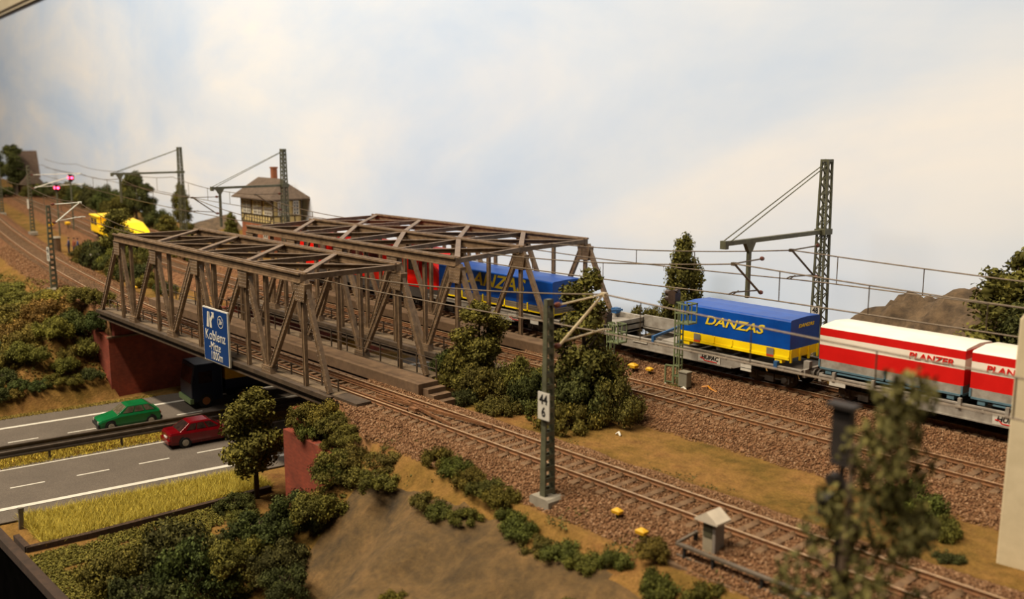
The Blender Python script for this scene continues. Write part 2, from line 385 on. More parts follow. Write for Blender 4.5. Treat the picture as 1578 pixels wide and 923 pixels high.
# front edge of the layout and room floor
FASC = mat('black_fascia', srgb(14, 13, 12), srgb(8, 8, 7), 0.95, 1, spec=0.0)
b = MB(); b.box(-320, 12, 11.05, 11.15, -60, -6.55)
tag(b.build('trim_2', FASC), kind='structure')
EDGEB = mat('edge_board_brown', srgb(74, 54, 40), srgb(52, 38, 28), 0.9, 2)
b = MB(); b.box(-320, 12, 10.95, 11.35, -6.6, -6.18); tag(b.build('trim_3', EDGEB), kind='structure')
b = MB(); b.box(-330, 60, -120, 90, -88, -87); tag(b.build('floor', mat('dark_floor', srgb(20, 18, 17), None, 0.9)), kind='structure')

ASPH = mat('asphalt', srgb(106, 96, 86), srgb(88, 79, 70), 0.9, 6.0, 0, 0.12, 0, 0.01)
def asphalt():
    t = NT('grey_asphalt'); n1 = t.noise(18, 4, 0.8); n2 = t.noise(0.5, 3)
    a = t.ramp(n1.outputs[0], [(0.35, srgb(86, 77, 68)), (0.62, srgb(118, 107, 95))]); b_ = t.ramp(n2.outputs[0], [(0.3, (.85, .85, .85, 1)), (.7, (1.05, 1.05, 1.05, 1))])
    t.link(t.mix(1.0, a.outputs[0], b_.outputs[0], 'MULTIPLY'), t.b.inputs['Base Color']); t.b.inputs['Roughness'].default_value = 0.9; return t.m
ASPH = asphalt()
SK = 0.11
def rx(x, y): return x + SK * (y - 20)
b = MB()
Y0, Y1 = 11.3, 46.5
def strip(x0, x1, y0, y1, z, mi, k0=None):
    b.m(mi); b.add([(rx(x0, y0), y0, z), (rx(x1, y0), y0, z), (rx(x1, y1), y1, z), (rx(x0, y1), y1, z), (rx(x0, y0), y0, z - .05), (rx(x1, y0), y0, z - .05), (rx(x1, y1), y1, z - .05), (rx(x0, y1), y1, z - .05)],
                   [(0, 1, 2, 3), (0, 4, 5, 1), (1, 5, 6, 2), (2, 6, 7, 3), (3, 7, 4, 0)])
strip(-67.1, -58.9, Y0, Y1, ROADZ, 0); strip(-56.9, -48.3, Y0, Y1, ROADZ, 0)
strip(-65.0, -64.68, Y0, Y1, ROADZ + .02, 1); strip(-56.42, -56.28, Y0, Y1, ROADZ + .02, 1); strip(-59.3, -59.15, Y0, Y1, ROADZ + .02, 1)
for i in range(12): # slightly bowed outer edge line
    y0 = Y0 + i * 2.2; bow = lambda y: -50.05 + 0.012 * (y - 17) ** 1.0
    b.m(1); b.add([(rx(bow(y0), y0) - .19, y0, ROADZ + .02), (rx(bow(y0), y0) + .19, y0, ROADZ + .02), (rx(bow(y0 + 2.2), y0 + 2.2) + .19, y0 + 2.2, ROADZ + .02), (rx(bow(y0 + 2.2), y0 + 2.2) - .19, y0 + 2.2, ROADZ + .02)], [(0, 1, 2, 3)])
for k in range(-1, 9):
    y = 13.2 + 3.23 * k
    if y > 11.3: strip(-53.22, -53.08, y, y + 1.65, ROADZ + .02, 1)
    y = 15.3 + 3.3 * k
    if y > 11.3: strip(-61.62, -61.48, y, y + 1.65, ROADZ + .02, 1)
tag(b.build('motorway', [ASPH, WHITE]), 'grey motorway with white lane markings running under the bridges', 'road', kind='structure')

# kerb between the yellow verge and the green ground
KERB = mat('dark_brown_kerb', srgb(78, 56, 38), srgb(50, 36, 26), 0.95, 4, 0, 0.4)
b = MB(); p = [(-45.25, 11.5, -6.22), (-44.95, 14, -6.2), (-44.9, 17, -6.2), (-44.8, 20, -6.18), (-44.8, 23.2, -6.18)]
for a_, c_ in zip(p, p[1:]): b.bar(a_, c_, 0.28, 0.34)
b.bar((-46.9, 11.55, -6.2), (-45.2, 11.55, -6.2), .25, .36)
tag(b.build('kerb', KERB), 'dark brown kerb edging between yellow grass verge and green ground', 'kerb')
b = MB(); b.bar((-48.15, 12.1, -6.3), (-48.1, 12.15, -5.25), .2, .12, (1, 0, 0)); b.bar((-48.12, 12.13, -5.45), (-48.1, 12.15, -5.25), .24, .16, (1, 0, 0))
tag(b.build('marker_post', mat('grey_post', srgb(120, 112, 98), None, .6)), 'short grey marker post at the verge by the front edge', 'post')

# abutments
def abut(name, label, boxes, x):
    t = thing(name, label, 'retaining wall', (x, 24, ROADZ - .1))
    b = MB()
    for bx in boxes: b.box(bx[0] - x, bx[1] - x, bx[2] - 24, bx[3] - 24, bx[4] - (ROADZ - .1), bx[5] - (ROADZ - .1))
    b.build('brick_wall', BRICK, t)
    return t
tl = abut('bridge_abutment', 'red brick abutment under the left end of the bridges', [(-69.7, CUT0, 24.2, 46.6, -6.3, -0.95)], CUT0)
b = MB(); b.add([(-0.02, .2, 4.2), (-7, .2, 4.2 + .6), (-7, -.25, 4.8), (-.02, -.25, 4.2), (-.02, .2, 0), (-7, .2, 0), (-7, -.25, 0), (-.02, -.25, 0)],
    [(0, 1, 2, 3), (4, 5, 1, 0), (3, 2, 6, 7), (0, 3, 7, 4), (1, 5, 6, 2), (4, 7, 6, 5)])
b.build('wing_wall', BRICK, tl)
b = MB(); b.box(-.25, .12, -.3, 22.5, 4.2, 4.32); b.build('coping', CONC, tl)
tr = abut('bridge_abutment', 'red brick abutment under the right end of the bridges', [(CUT1, -40.1, 22.7, 46.6, -6.3, -0.95)], CUT1)
b = MB(); b.add([(0, -1.3, 4.35), (6, -1.3, 4.2), (6, -1.75, 4.2), (0, -1.75, 4.35), (0, -1.3, 0), (6, -1.3, 0), (6, -1.75, 0), (0, -1.75, 0)],
    [(0, 1, 2, 3), (4, 5, 1, 0), (3, 2, 6, 7), (0, 3, 7, 4), (1, 5, 6, 2), (4, 7, 6, 5)])
b.build('wing_wall', BRICK, tr)

# plaster pillar at the right edge
b = MB(); b.prism([(-11.42, -.9), (-7.4, -.9), (-7.4, 7.0), (-11.2, 7.0), (-11.35, 6.75)], 'y', 30.0, 31.2)
PLAST = mat('cream_plaster', srgb(206, 192, 160, 1), srgb(194, 180, 148, 1), 0.9, 1.5, 0, 0.15)
tag(b.build('plaster_pillar', PLAST, bevel=0.06), 'tall cream plastered pillar at the right edge beside the middle track', 'pillar')

# ------------------------------------------------------------------ railway tracks
def offset_path(c, off):
    d = np.gradient(c, axis=0); d /= np.linalg.norm(d, axis=1)[:, None]; nrm = np.stack([-d[:, 1], d[:, 0]], 1); return c + nrm * off
SLEEP = mat('weathered_sleeper', srgb(138, 108, 76), srgb(102, 76, 52), 0.9, 3.0)
sb = MB(); sb.prism([(-1.3, -.16), (1.3, -.16), (1.3, -.03), (1.2, 0), (-1.2, 0), (-1.3, -.03)], 'x', -.13, .13)
for s_ in (-1, 1):
    sb.box(-.1, .1, s_ * .75 - .17, s_ * .75 + .17, 0, .035); sb.box(-.05, .05, s_ * .75 - .14, s_ * .75 - .08, .03, .08); sb.box(-.05, .05, s_ * .75 + .08, s_ * .75 + .14, .03, .08)
SLM = sb.mesh('sleeper', SLEEP)
def rail_sweep(c, off, z=0.0, h=0.17):
    p = offset_path(c, off); d = np.gradient(p, axis=0); d /= np.linalg.norm(d, axis=1)[:, None]; nr = np.stack([-d[:, 1], d[:, 0]], 1)
    prof = [(-.07, -h), (.07, -h), (.07, -h + .03), (.02, -h + .05), (.02, -.05), (.04, -.035), (.04, 0), (-.04, 0), (-.04, -.035), (-.02, -.05), (-.02, -h + .05), (-.07, -h + .03)]
    n = len(prof); vs = []
    for i in range(len(p)):
        for a_, z_ in prof: vs.append((p[i, 0] + nr[i, 0] * a_, p[i, 1] + nr[i, 1] * a_, z + z_))
    fs = []; mi = []
    for i in range(len(p) - 1):
        for k in range(n):
            fs.append((i * n + k, i * n + (k + 1) % n, (i + 1) * n + (k + 1) % n, (i + 1) * n + k)); mi.append(1 if k in (6,) else 0)
    b = MB(); b.v = [tuple(map(float, v)) for v in vs]; b.f = fs; b.mi = mi; return b
TLAB = {'front': 'nearest railway track, curving in over the front truss bridge', 'mid': 'middle railway track with no train between front track and train', 'back': 'rear railway track carrying the freight train'}
for key in ('front', 'mid', 'back'):
    c = CL[key]; t = thing('railway_track', TLAB[key], 'railway track', (0, 0, 0))
    for s_ in (-1, 1): rail_sweep(c, s_ * 0.7525).build('rail', [RUST, RAILTOP], t)
    if key != 'back' or True:
        sel = c[(c[:, 0] > (-76 if key == 'front' else -73)) & (c[:, 0] < -44 + 44)]
        for s_ in (-1, 1):
            g = c[(c[:, 0] > -71) & (c[:, 0] < (-34.5 if key == 'front' else -37))]
            rail_sweep(g, s_ * .45, -0.02, .13).build('guard_rail', [RUST, RUST], t)
    ang = np.arctan2(np.gradient(c[:, 1]), np.gradient(c[:, 0]))
    vis = np.where((c[:, 0] < -8.5))[0]
    near, rest = vis[:100], vis[100:]
    for i in near: inst('sleeper', SLM, t, (c[i, 0], c[i, 1], -.17), (0, 0, ang[i]))
    b = MB()
    for i in rest:
        ca, sa = math.cos(ang[i]), math.sin(ang[i]); w, l, z0, z1 = .13, 1.3, -.33, -.17
        P_ = [(c[i, 0] + ca * a_ - sa * d_, c[i, 1] + sa * a_ + ca * d_, z) for z in (z0, z1) for a_, d_ in ((-w, -l), (w, -l), (w, l), (-w, l))]
        b.add(P_, [(0, 3, 2, 1), (4, 5, 6, 7), (0, 1, 5, 4), (1, 2, 6, 5), (2, 3, 7, 6), (3, 0, 4, 7)])
    o = b.build('sleepers', SLEEP, t); o['kind'] = 'stuff'
# switch rails seen on the near track
b = MB(); b.bar((-37.5, 25.0, .0), (-30.2, 25.85, .0), .06, .12); b.bar((-37.0, 25.6, .0), (-31.5, 24.7, .0), .06, .12); b.box(-34.6, -34.1, 24.75, 24.95, .0, .12)
tag(b.build('guard_rail_tips', [RUST]), 'converging guard rail tips between the rails right of the front bridge', 'rail')

# ballast stones
def stones(name, n, xr, key, label):
    x = RNG.uniform(*xr, n); d = RNG.uniform(-3.25, 3.25, n); y = cy(key, x) + d
    z, bal = terrain(x, y)
    ok = (bal > 0.25) & (z > -2); x, y, z, d = x[ok], y[ok], z[ok], d[ok]; n = len(x)
    s = RNG.uniform(.03, .075, n) * np.where(np.abs(d) < 1.5, .8, 1.0)
    oc = np.array([[1, 0, 0], [0, 1, 0], [-1, 0, 0], [0, -1, 0], [0, 0, 1], [0, 0, -1]], float)
    P_ = oc[None] * (1 + .5 * (RNG.random((n, 6, 3)) - .5)) * RNG.uniform(.6, 1.2, (n, 1, 3))
    a = RNG.uniform(0, 2 * PI, n); ca, sa = np.cos(a)[:, None], np.sin(a)[:, None]
    X, Y = P_[..., 0] * ca - P_[..., 1] * sa, P_[..., 0] * sa + P_[..., 1] * ca
    tl_ = RNG.uniform(-.8, .8, n)[:, None]; Z = P_[..., 2] * np.cos(tl_) + X * np.sin(tl_); X = X * np.cos(tl_) - P_[..., 2] * np.sin(tl_)
    P_ = np.stack([X, Y, Z], -1) * s[:, None, None] + np.stack([x, y, z + .02], -1)[:, None]
    T = np.array([[0, 1, 4], [1, 2, 4], [2, 3, 4], [3, 0, 4], [1, 0, 5], [2, 1, 5], [3, 2, 5], [0, 3, 5]])
    F_ = (np.arange(n)[:, None, None] * 6 + T[None]).reshape(-1, 3)
    me = raw_mesh(name, P_.reshape(-1, 3), F_, STONE, {'shade': ('POINT', np.repeat(RNG.random(n), 6))})
    o = bpy.data.objects.new(name, me); COL.objects.link(o); tag(o, label, 'ballast', kind='stuff')
stones('track_ballast', 60000, (-41, -7), 'front', 'brown stone ballast along the nearest track')
stones('track_ballast', 20000, (-115, -68.6), 'front', 'brown stone ballast of the curving track left of the front bridge')
stones('track_ballast', 48000, (-40.5, -9), 'mid', 'brown stone ballast along the middle track')
stones('track_ballast', 40000, (-40.5, -9), 'back', 'brown stone ballast below the freight train')

# ------------------------------------------------------------------ truss bridges
ZT = 5.45
RIV = MB(); RIV.add([(.032, 0, 0), (-.032, 0, 0), (0, 0, .032), (0, 0, -.032), (0, -.03, 0)], [(0, 2, 4), (2, 1, 4), (1, 3, 4), (3, 0, 4)])
def rivet(b, p):
    x, y, z = p; r = .034
    b.add([(x + r, y, z), (x, y, z + r), (x - r, y, z), (x, y, z - r), (x, y - .035, z)], [(0, 1, 4), (1, 2, 4), (2, 3, 4), (3, 0, 4)])
def truss(t, xb, xt, Y, sink=0.0):
    """one lattice side wall: top chord, bottom girder, posts, diagonals, gussets"""
    b = MB(); b.box(xt[0] - .45, xt[4] + .05, Y - .15, Y + .15, ZT - .48, ZT - .06)
    b.box(xt[0] - .45, xt[4] + .05, Y - .24, Y - .12, ZT - .1, ZT); b.box(xt[0] - .45, xt[4] + .05, Y + .12, Y + .24, ZT - .1, ZT)
    b.box(xt[0] - .45, xt[4] + .05, Y - .24, Y + .24, ZT - .50, ZT - .45); b.build('top_chord', STEEL, t)
    b = MB(); x0, x1 = xb[0] - .3, xb[5] + .3
    b.box(x0, x1, Y - .30, Y + .30, -.2, -.1); b.box(x0, x1, Y - .1, Y + .1, -.6, -.2); b.box(x0, x1, Y - .24, Y + .24, -.66, -.58)
    b.box(x0, x1, Y - .34, Y - .28, -.3, -.08)
    b.build('bottom_girder', STEEL_D, t)
    b = MB(); b.box(x0, x1, Y + .05, Y + .75, -.1, -.05); b.build('sill_plate', mat('pale_sill', srgb(132, 112, 86), srgb(104, 86, 66), .8, 2), t)
    def post(x, z0, z1, w=.15):
        b = MB(); b.box(x - .11, x - .08, Y - .09, Y + .09, z0, z1); b.box(x + .08, x + .11, Y - .09, Y + .09, z0, z1); b.box(x - .09, x + .09, Y - .06, Y + .05, z0, z1)
        b.build('vertical_post', STEEL, t)
    for i in range(1, 5): post(xb[i], -.1, ZT - .5)
    for k in range(5): post(xt[k], -.1, ZT - .5)
    def diag(p, q):
        p = Vector(p); q = Vector(q); d = (q - p).normalized(); n = Vector((-d.z, 0, d.x))
        b = MB(); b.bar(p, q, .14, .22)
        for s_ in (-1, 1): b.bar(p + n * s_ * .125, q + n * s_ * .125, .2, .04, (0, 0, 1))
        L = (q - p).length; m_ = int(L / .24)
        for i in range(m_):
            c = p + d * (i + .5) * (L / m_)
            for s_ in (-1, 1): rivet(b, (c.x + n.x * s_ * .09, Y - .1, c.z + n.z * s_ * .09)) if False else None
            rivet(b, (c.x + n.x * .13, Y - .10, c.z + n.z * .125)); rivet(b, (c.x - n.x * .125, Y - .10, c.z - n.z * .13))
            b.bar(c + n * .15 - d * .03, c + n * .15 + d * .03, .16, .04)
        b.build('diagonal_brace', STEEL, t)
    for k in range(5):
        T = (xt[k], Y, ZT - .4)
        diag((xb[k] + .1, Y, -.05), (T[0] - .2, Y, T[2])); diag((xb[k + 1] - .1, Y, -.05), (T[0] + .2, Y, T[2]))
        g = MB(); g.prism([(xt[k] - .52, ZT - .5), (xt[k] + .52, ZT - .5), (xt[k] + .40, ZT - 1.38), (xt[k] - .40, ZT - 1.38)], 'y', Y - .2, Y + .2)
        for i in range(5):
            for j in range(5):
                rivet(g, (xt[k] - .34 + i * .17, Y - .2, ZT - .62 - j * .17))
        g.build('gusset_plate', STEEL, t)
    for i in range(1, 5):
        g = MB(); g.prism([(xb[i] - .5, -.1), (xb[i] + .5, -.1), (xb[i] + .42, .28), (xb[i] - .42, .28)], 'y', Y - .2, Y + .2)
        for q in range(5):
            for j in range(2): rivet(g, (xb[i] - .34 + q * .17, Y - .2, .02 + j * .16))
        g.build('gusset_plate', STEEL, t)
def top_bracing(t, xa, Ya, xf, Yf):
    def L(p, q, flat=False):
        b = MB()
        if flat: b.bar(p, q, .30, .05); b.bar((p[0], p[1], p[2] - .09), (q[0], q[1], q[2] - .09), .05, .16)
        else: b.bar(p, q, .20, .04); b.bar((p[0], p[1], p[2] - .13), (q[0], q[1], q[2] - .13), .05, .24)
        return b
    z = ZT - .1
    for k in range(5): L((xa[k], Ya, z), (xf[k], Yf, z)).build('cross_strut', STEEL, t)
    for k in range(4):
        L((xa[k + 1], Ya, z + .04), (xf[k], Yf, z + .04), True).build('wind_brace', STEEL, t)
        L((xa[k], Ya, z - .03), (xf[k + 1], Yf, z - .03)).build('wind_brace', STEEL, t)
def deck(t, x0, x1, ya, yb, key):
    b = MB(); b.box(x0, x1, ya, yb, -.46, -.36)
    n = int((x1 - x0) / 1.9)
    for i in range(n + 1): xx = x0 + i * (x1 - x0) / n; b.box(xx - .1, xx + .1, ya, yb, -.64, -.46)
    b.build('deck', mat('deck_planks', srgb(120, 90, 64), srgb(84, 62, 44), 0.9, 3), t)
def railing(t, x0, x1, Y, z0, z1, step, rails=2, r=.025):
    b = MB(); n = int((x1 - x0) / step)
    for i in range(n + 1): xx = x0 + i * (x1 - x0) / n; b.box(xx - .03, xx + .03, Y - .03, Y + .03, z0, z1)
    for k in range(rails): z = z1 - k * (z1 - z0) / rails; b.box(x0, x1, Y - .025, Y + .025, z - .03, z)
    return b.build('railing', STEEL_D, t)
XB = [-68.9 + 5.93 * i for i in range(6)]; XTn = [-64.9 + 5.85 * k for k in range(5)]
t = thing('truss_bridge', 'front single-track steel truss bridge with the blue road sign on its side', 'bridge', (0, 0, 0))
XTf = [x + .15 for x in XTn]; XBf = [x + .25 for x in XB]
truss(t, XB, XTn, 23.65); truss(t, XBf, XTf, 29.1); top_bracing(t, XTn, 23.65, XTf, 29.1); deck(t, -69.2, -39.2, 23.9, 28.9, 'front')
railing(t, -68.8, -39.4, 24.15, -.1, .55, 1.45); railing(t, -69, -37.2, 28.3, .3, 1.25, 1.55)
b = MB(); b.box(-40.2, -37.0, 23.6, 24.4, -.42, -.06); b.build('end_plate', STEEL_D, t)
t = thing('truss_bridge', 'rear double-track steel truss bridge with three side walls and the red locomotive inside', 'bridge', (0, 0, 0))
Xn = [-64.3 + 5.8 * k for k in range(5)]; Xm = [-65.8 + 5.8 * k for k in range(5)]; Xf = [-66.0 + 5.76 * k for k in range(5)]
mk = lambda q: [q[0] - 2.95] + [x + 2.9 for x in q]
truss(t, mk(Xn), Xn, 32.75); truss(t, mk(Xm), Xm, 38.7); truss(t, mk(Xf), Xf, 44.5)
top_bracing(t, Xn, 32.75, Xm, 38.7); top_bracing(t, Xm, 38.7, Xf, 44.5); deck(t, -69.2, -38.8, 33, 44.3, 'mid')
railing(t, -68.5, -38.8, 33.45, -.1, .6, 1.45)
def slab(name, label, x0, x1, y0, y1, z1, nst):
    t = thing(name, label, 'walkway', (x1, (y0 + y1) / 2, -.4)); cy_ = (y0 + y1) / 2
    b = MB(); b.box(x0 - x1, 0, y0 - cy_, y1 - cy_, 0.15, z1 + .4); b.build('slab', CONC, t, bevel=.03)
    for i in range(nst):
        b = MB(); b.box(.02 + i * .42, .44 + i * .42, y0 - cy_ + .25, y1 - cy_ + .1, -.35, z1 + .4 - (i + 1) * .22); b.build('step', CONC, t)
    return t
slab('concrete_walkway', 'brown concrete walkway slab beside the track inside the front bridge, ending in steps', -69, -36.85, 26.95, 28.15, .3, 3)
slab('concrete_walkway', 'brown concrete walkway slab between the middle and rear tracks on the rear bridge', -69, -36.4, 37.2, 38.2, .3, 2)
slab('concrete_walkway', 'low concrete ledge on the far side of the train on the rear bridge', -69, -38.5, 43.1, 44.1, .25, 0)

# motorway sign on the front bridge
SGB = mat('sign_blue', srgb(18, 66, 132), srgb(14, 58, 122), 0.4, .5)
t = thing('road_sign', 'blue motorway sign reading Koblenz-Mitte 1000 m fixed to the front bridge', 'sign', (-50.1, 23.12, 1.06))
b = MB(); b.box(-1.52, 1.52, 0, .10, -1.5, 1.5); b.build('back_board', WHITE, t)
b = MB(); b.box(-1.46, 1.44, -.02, 0.0, -1.44, 1.44); b.build('sign_face', SGB, t)
text_on('lettering', 'Koblenz', .80, WHITE, t, (-.02, -.03, -.02), sx=.92, extrude=.008, offset=.0)
text_on('lettering', '-Mitte', .66, WHITE, t, (-.12, -.03, -.62), sx=.86, extrude=.008, offset=.0)
text_on('lettering', '1000m', .66, WHITE, t, (.06, -.03, -1.14), sx=.80, extrude=.008, offset=.0)
text_on('exit_number', '26', .42, WHITE, t, (.68, -.03, .88), sx=.9, extrude=.008, offset=.006)
b = MB(); N_ = 28
for k in range(N_):
    a0, a1 = 2 * PI * k / N_, 2 * PI * (k + 1) / N_
    b.add([(.68 + .33 * math.cos(a) * r_ / .33, -.03, .88 + r_ * math.sin(a)) for a, r_ in ((a0, .30), (a1, .30), (a1, .345), (a0, .345))], [(0, 1, 2, 3)])
b.build('number_ring', WHITE, t)
b = MB()
for poly in ([(-1.0, .42), (-.74, .42), (-.70, 1.28), (-.86, 1.28)], [(-.62, .42), (-.36, .42), (-.40, .78), (-.16, 1.06), (-.06, .96), (-.06, 1.30), (-.40, 1.30), (-.29, 1.19), (-.56, .90), (-.62, 1.28), (-.66, 1.28)]):
    b.prism(poly, 'y', -.035, -.02)
b.build('exit_arrow', WHITE, t)

# ------------------------------------------------------------------ masts
def number_board(t, p, top, bot, face='-y', s=1.0):
    b = MB()
    if face == '-y': b.box(p[0] - .28 * s, p[0] + .28 * s, p[1] - .03, p[1], p[2] - .48 * s, p[2] + .48 * s)
    o = b.build('number_board', WHITE, t)
    text_on('number', top, .46 * s, LETTER, o, (p[0], p[1] - .035, p[2] + .22 * s), sx=.85, extrude=.004, offset=.012)
    text_on('number', bot, .46 * s, LETTER, o, (p[0], p[1] - .035, p[2] - .22 * s), sx=.85, extrude=.004, offset=.012)
def batten_mast(x, y, z0, h, label, wb=.26, wt=.18, base=True):
    t = thing('catenary_mast', label, 'mast', (x, y, z0)); b = MB()
    for s_ in (-1, 1):
        b.loft([[(-wb / 2, s_ * .22 - .035, .3), (wb / 2, s_ * .22 - .035, .3), (wb / 2, s_ * .22 + .035, .3), (-wb / 2, s_ * .22 + .035, .3)],
                [(-wt / 2, s_ * .12 - .03, h), (wt / 2, s_ * .12 - .03, h), (wt / 2, s_ * .12 + .03, h), (-wt / 2, s_ * .12 + .03, h)]])
    n = int(h / .42)
    for i in range(n):
        f = (i + .7) / n; z = .3 + (h - .3) * f; yy = .22 + (.12 - .22) * f; w = wb + (wt - wb) * f
        for s_ in (-1, 1): b.box(s_ * w / 2 - .02, s_ * w / 2 + .02, -yy, yy, z - .08, z + .08)
    b.box(-wt / 2, wt / 2, -.14, .14, h - .12, h); b.build('mast_body', MAST, t)
    if base: b = MB(); b.prism([(-.48, 0), (.48, 0), (.48, .34), (.40, .42), (-.40, .42), (-.48, .34)], 'y', -.42, .42); b.build('footing', mat('pale_concrete', srgb(168, 160, 144), srgb(148, 140, 124), .9, 2), t)
    return t
def cantilever(t, root, zm, zc, track, white=True, up_z=None):
    """arm from root (local) to messenger and contact wire positions (local, dx/dy) """
    rx_, ry_ = root; tx, ty = track; uz = up_z or zm
    MET = {True: mat('pale_arm_tube', srgb(222, 204, 168, .9), srgb(196, 176, 140, .9), .4, 3, .2), 2: mat('lit_arm_tube', srgb(250, 252, 240, 1), None, .3)}.get(white, WIRE)  # whitest tube has the light caught by the left arms put into its colour
    d = Vector((tx - rx_, ty - ry_, 0)); L = d.length; u = d / L
    P_ = lambda s_, z: (rx_ + u.x * s_, ry_ + u.y * s_, z)
    for z in (uz - .05, zc - .25):
        b = MB(); b.tube([P_(.06, z), P_(.16, z), P_(.26, z + .01), P_(.36, z)], [.05, .1, .1, .05], 8); b.build('insulator', ISOL, t)
    b = MB(); b.tube([P_(.3, uz - .05), P_(L, zm)], .035, 6); b.build('top_tube', MET, t)
    b = MB(); b.tube([P_(.3, zc - .25), P_(L - .1, zm - .05)], .05, 6); b.build('diagonal_tube', MET, t)
    b = MB(); b.tube([P_(.45, zc - .12), P_(L, zc + .1), P_(L + .35, zc + .06)], .035, 6); b.tube([P_(L - .5, zc + .1), P_(L, zc)], .03, 6); b.build('steady_arm', MET, t)
    b = MB(); b.box(rx_ + u.x * L - .1, rx_ + u.x * L + .1, ry_ + u.y * L - .1, ry_ + u.y * L + .1, zm - .08, zm + .06); b.build('clamp', MET, t)
t = batten_mast(-23.75, 22.85, -.78, 7.35, 'olive batten mast with number board 44 6 in the foreground beside the nearest track'); number_board(t, (.12, -.30, 3.7), '44', '6')
cantilever(t, (0, .18), 6.5 + .78, 5.15 + .78, (.3, 2.4), up_z=7.15)
t = batten_mast(-82.6, 24.75, -.8, 7.0, 'olive batten mast with board 44 8 left of the front bridge'); number_board(t, (.35, -.35, 3.2), '44', '8', s=1.15)
cantilever(t, (0, .18), 7.1, 5.85, (-.1, 2.5), 2)
t = batten_mast(-128.6, 36.6, -.7, 8.4, 'distant batten mast with concrete foot between the curving tracks at far left', .34, .24)
b = MB(); b.box(-.3, .3, -.32, -.28, 3.2, 4.4); b.build('number_board', WHITE, t); cantilever(t, (0, .18), 7.3, 5.9, (.8, 5.8), 2)
t = batten_mast(-160, 41.5, -.7, 8.2, 'faint batten mast furthest away at the far left edge', .34, .24); cantilever(t, (0, -.18), 7.2, 5.9, (0, -2.3))

def lattice_mast(x, y, z0, h, label, ws=.62, wt=.36):
    t = thing('catenary_mast', label, 'mast', (x, y, z0)); b = MB()
    W = lambda z: (ws + (wt - ws) * z / h) / 2
    for sx in (-1, 1):
        for sy in (-1, 1):
            a_, c_ = W(0), W(h); b.bar((sx * a_, sy * a_, 0), (sx * c_, sy * c_, h), .10, .10)
    n = int(h / .36)
    for i in range(n):
        za, zb_ = h * i / n, h * (i + 1) / n; a_, c_ = W(za), W(zb_); s_ = 1 if i % 2 else -1
        for q in (-1, 1):
            b.bar((s_ * a_, q * a_, za), (-s_ * c_, q * c_, zb_), .035, .05); b.bar((q * a_, s_ * a_, za), (q * c_, -s_ * c_, zb_), .035, .05, (1, 0, 0))
    b.box(-wt / 2 - .05, wt / 2 + .05, -wt / 2 - .05, wt / 2 + .05, h - .12, h); b.build('lattice_body', MAST, t)
    b = MB(); b.box(-.6, .6, -.6, .6, -.1, .25); b.build('footing', CONC, t)
    return t
def boom(t, h, zb_, yend, hang_y, hang_z, label=None):
    b = MB(); b.bar((0, .3, zb_), (0, yend, zb_ + .02), .22, .2); b.box(-.3, .3, -.35, .35, zb_ - .14, zb_ + .14); b.box(-.16, .16, yend - .12, yend + .1, zb_ - .22, zb_ + .15); b.build('boom', MAST, t)
    for s_ in (-.12, .12): b = MB(); b.tube([(s_, -.1, h - .25), (s_, yend + .2 + s_, zb_ + .12)], .028, 5); b.build('tension_rod', MAST, t)
    b = MB(); b.bar((0, hang_y, zb_), (0, hang_y, hang_z), .2, .14, (1, 0, 0)); b.prism([(hang_y - .4, zb_ - .05), (hang_y + .4, zb_ - .05), (hang_y + .12, zb_ - .5), (hang_y - .12, zb_ - .5)], 'x', -.1, .1); b.build('hanger_post', MAST, t)
t = lattice_mast(-26.65, 44.75, -.8, 11.5, 'tall lattice mast with long boom behind the train, board 48')
boom(t, 11.5, 7.9, -8.2, -6.3, 5.25); cantilever(t, (0, -.3), 7.28, 5.9, (.4, -3.4), False); cantilever(t, (.9, -6.4), 7.25, 5.9, (1.3, -9.25), False)
number_board(t, (.05, -.42, 3.75), '48', '3', s=.8)
t = lattice_mast(-82.0, 45.2, -.8, 11.1, 'tall lattice mast with long boom in front of the half-timbered signal box', .6, .34)
boom(t, 11.1, 7.8, -7.0, -6.3, 4.4); cantilever(t, (0, -.3), 7.1, 5.85, (.2, -3.0), False); cantilever(t, (0, -6.4), 7.1, 5.85, (.1, -8.9), False)
t = lattice_mast(-105.5, 45.6, -.8, 10.9, 'tall lattice mast with long boom rising from the trees at left', .6, .34)
boom(t, 10.9, 8.2, -7.4, -6.6, 5.2)

# ------------------------------------------------------------------ overhead wires
def wires(key, name, label, sup, drops, xspan, zc=5.12, bridge=None):
    t = thing(name, label, 'overhead wire', (0, 0, 0))
    def Yc(x): return float(cy(key, min(x, 13)))
    pts = []
    for (xa, za), (xb_, zb_) in zip(sup, sup[1:]):
        L = abs(xb_ - xa); sag = min(.35, L * L * .0008)
        for i in range(12): f = i / 12; pts.append((xa + (xb_ - xa) * f, Yc(xa + (xb_ - xa) * f), za + (zb_ - za) * f - sag * 4 * f * (1 - f)))
    pts.append((sup[-1][0], Yc(sup[-1][0]), sup[-1][1]))
    b = MB(); b.tube(pts, .03, 4); b.build('messenger_wire', WIRE, t)
    cx_ = np.arange(xspan[0], xspan[1] - 1, -2.0)
    zf = lambda x: np.interp(x, [-70, -44, -39, -31, -25, 14], [4.95, 4.85, 4.82, 4.95, 5.12, 5.12]) if zc == 5.12 else zc
    b = MB(); b.tube([(x, Yc(x), float(zf(x))) for x in cx_], .03, 4); b.build('contact_wire', WIRE, t)
    P_ = np.array(pts)
    for x in drops:
        zt_ = float(np.interp(-x, -P_[:, 0], P_[:, 2])); b = MB(); b.tube([(x, Yc(x), zt_), (x, Yc(x), float(zf(x)))], .025, 4); b.build('dropper', WIRE, t)
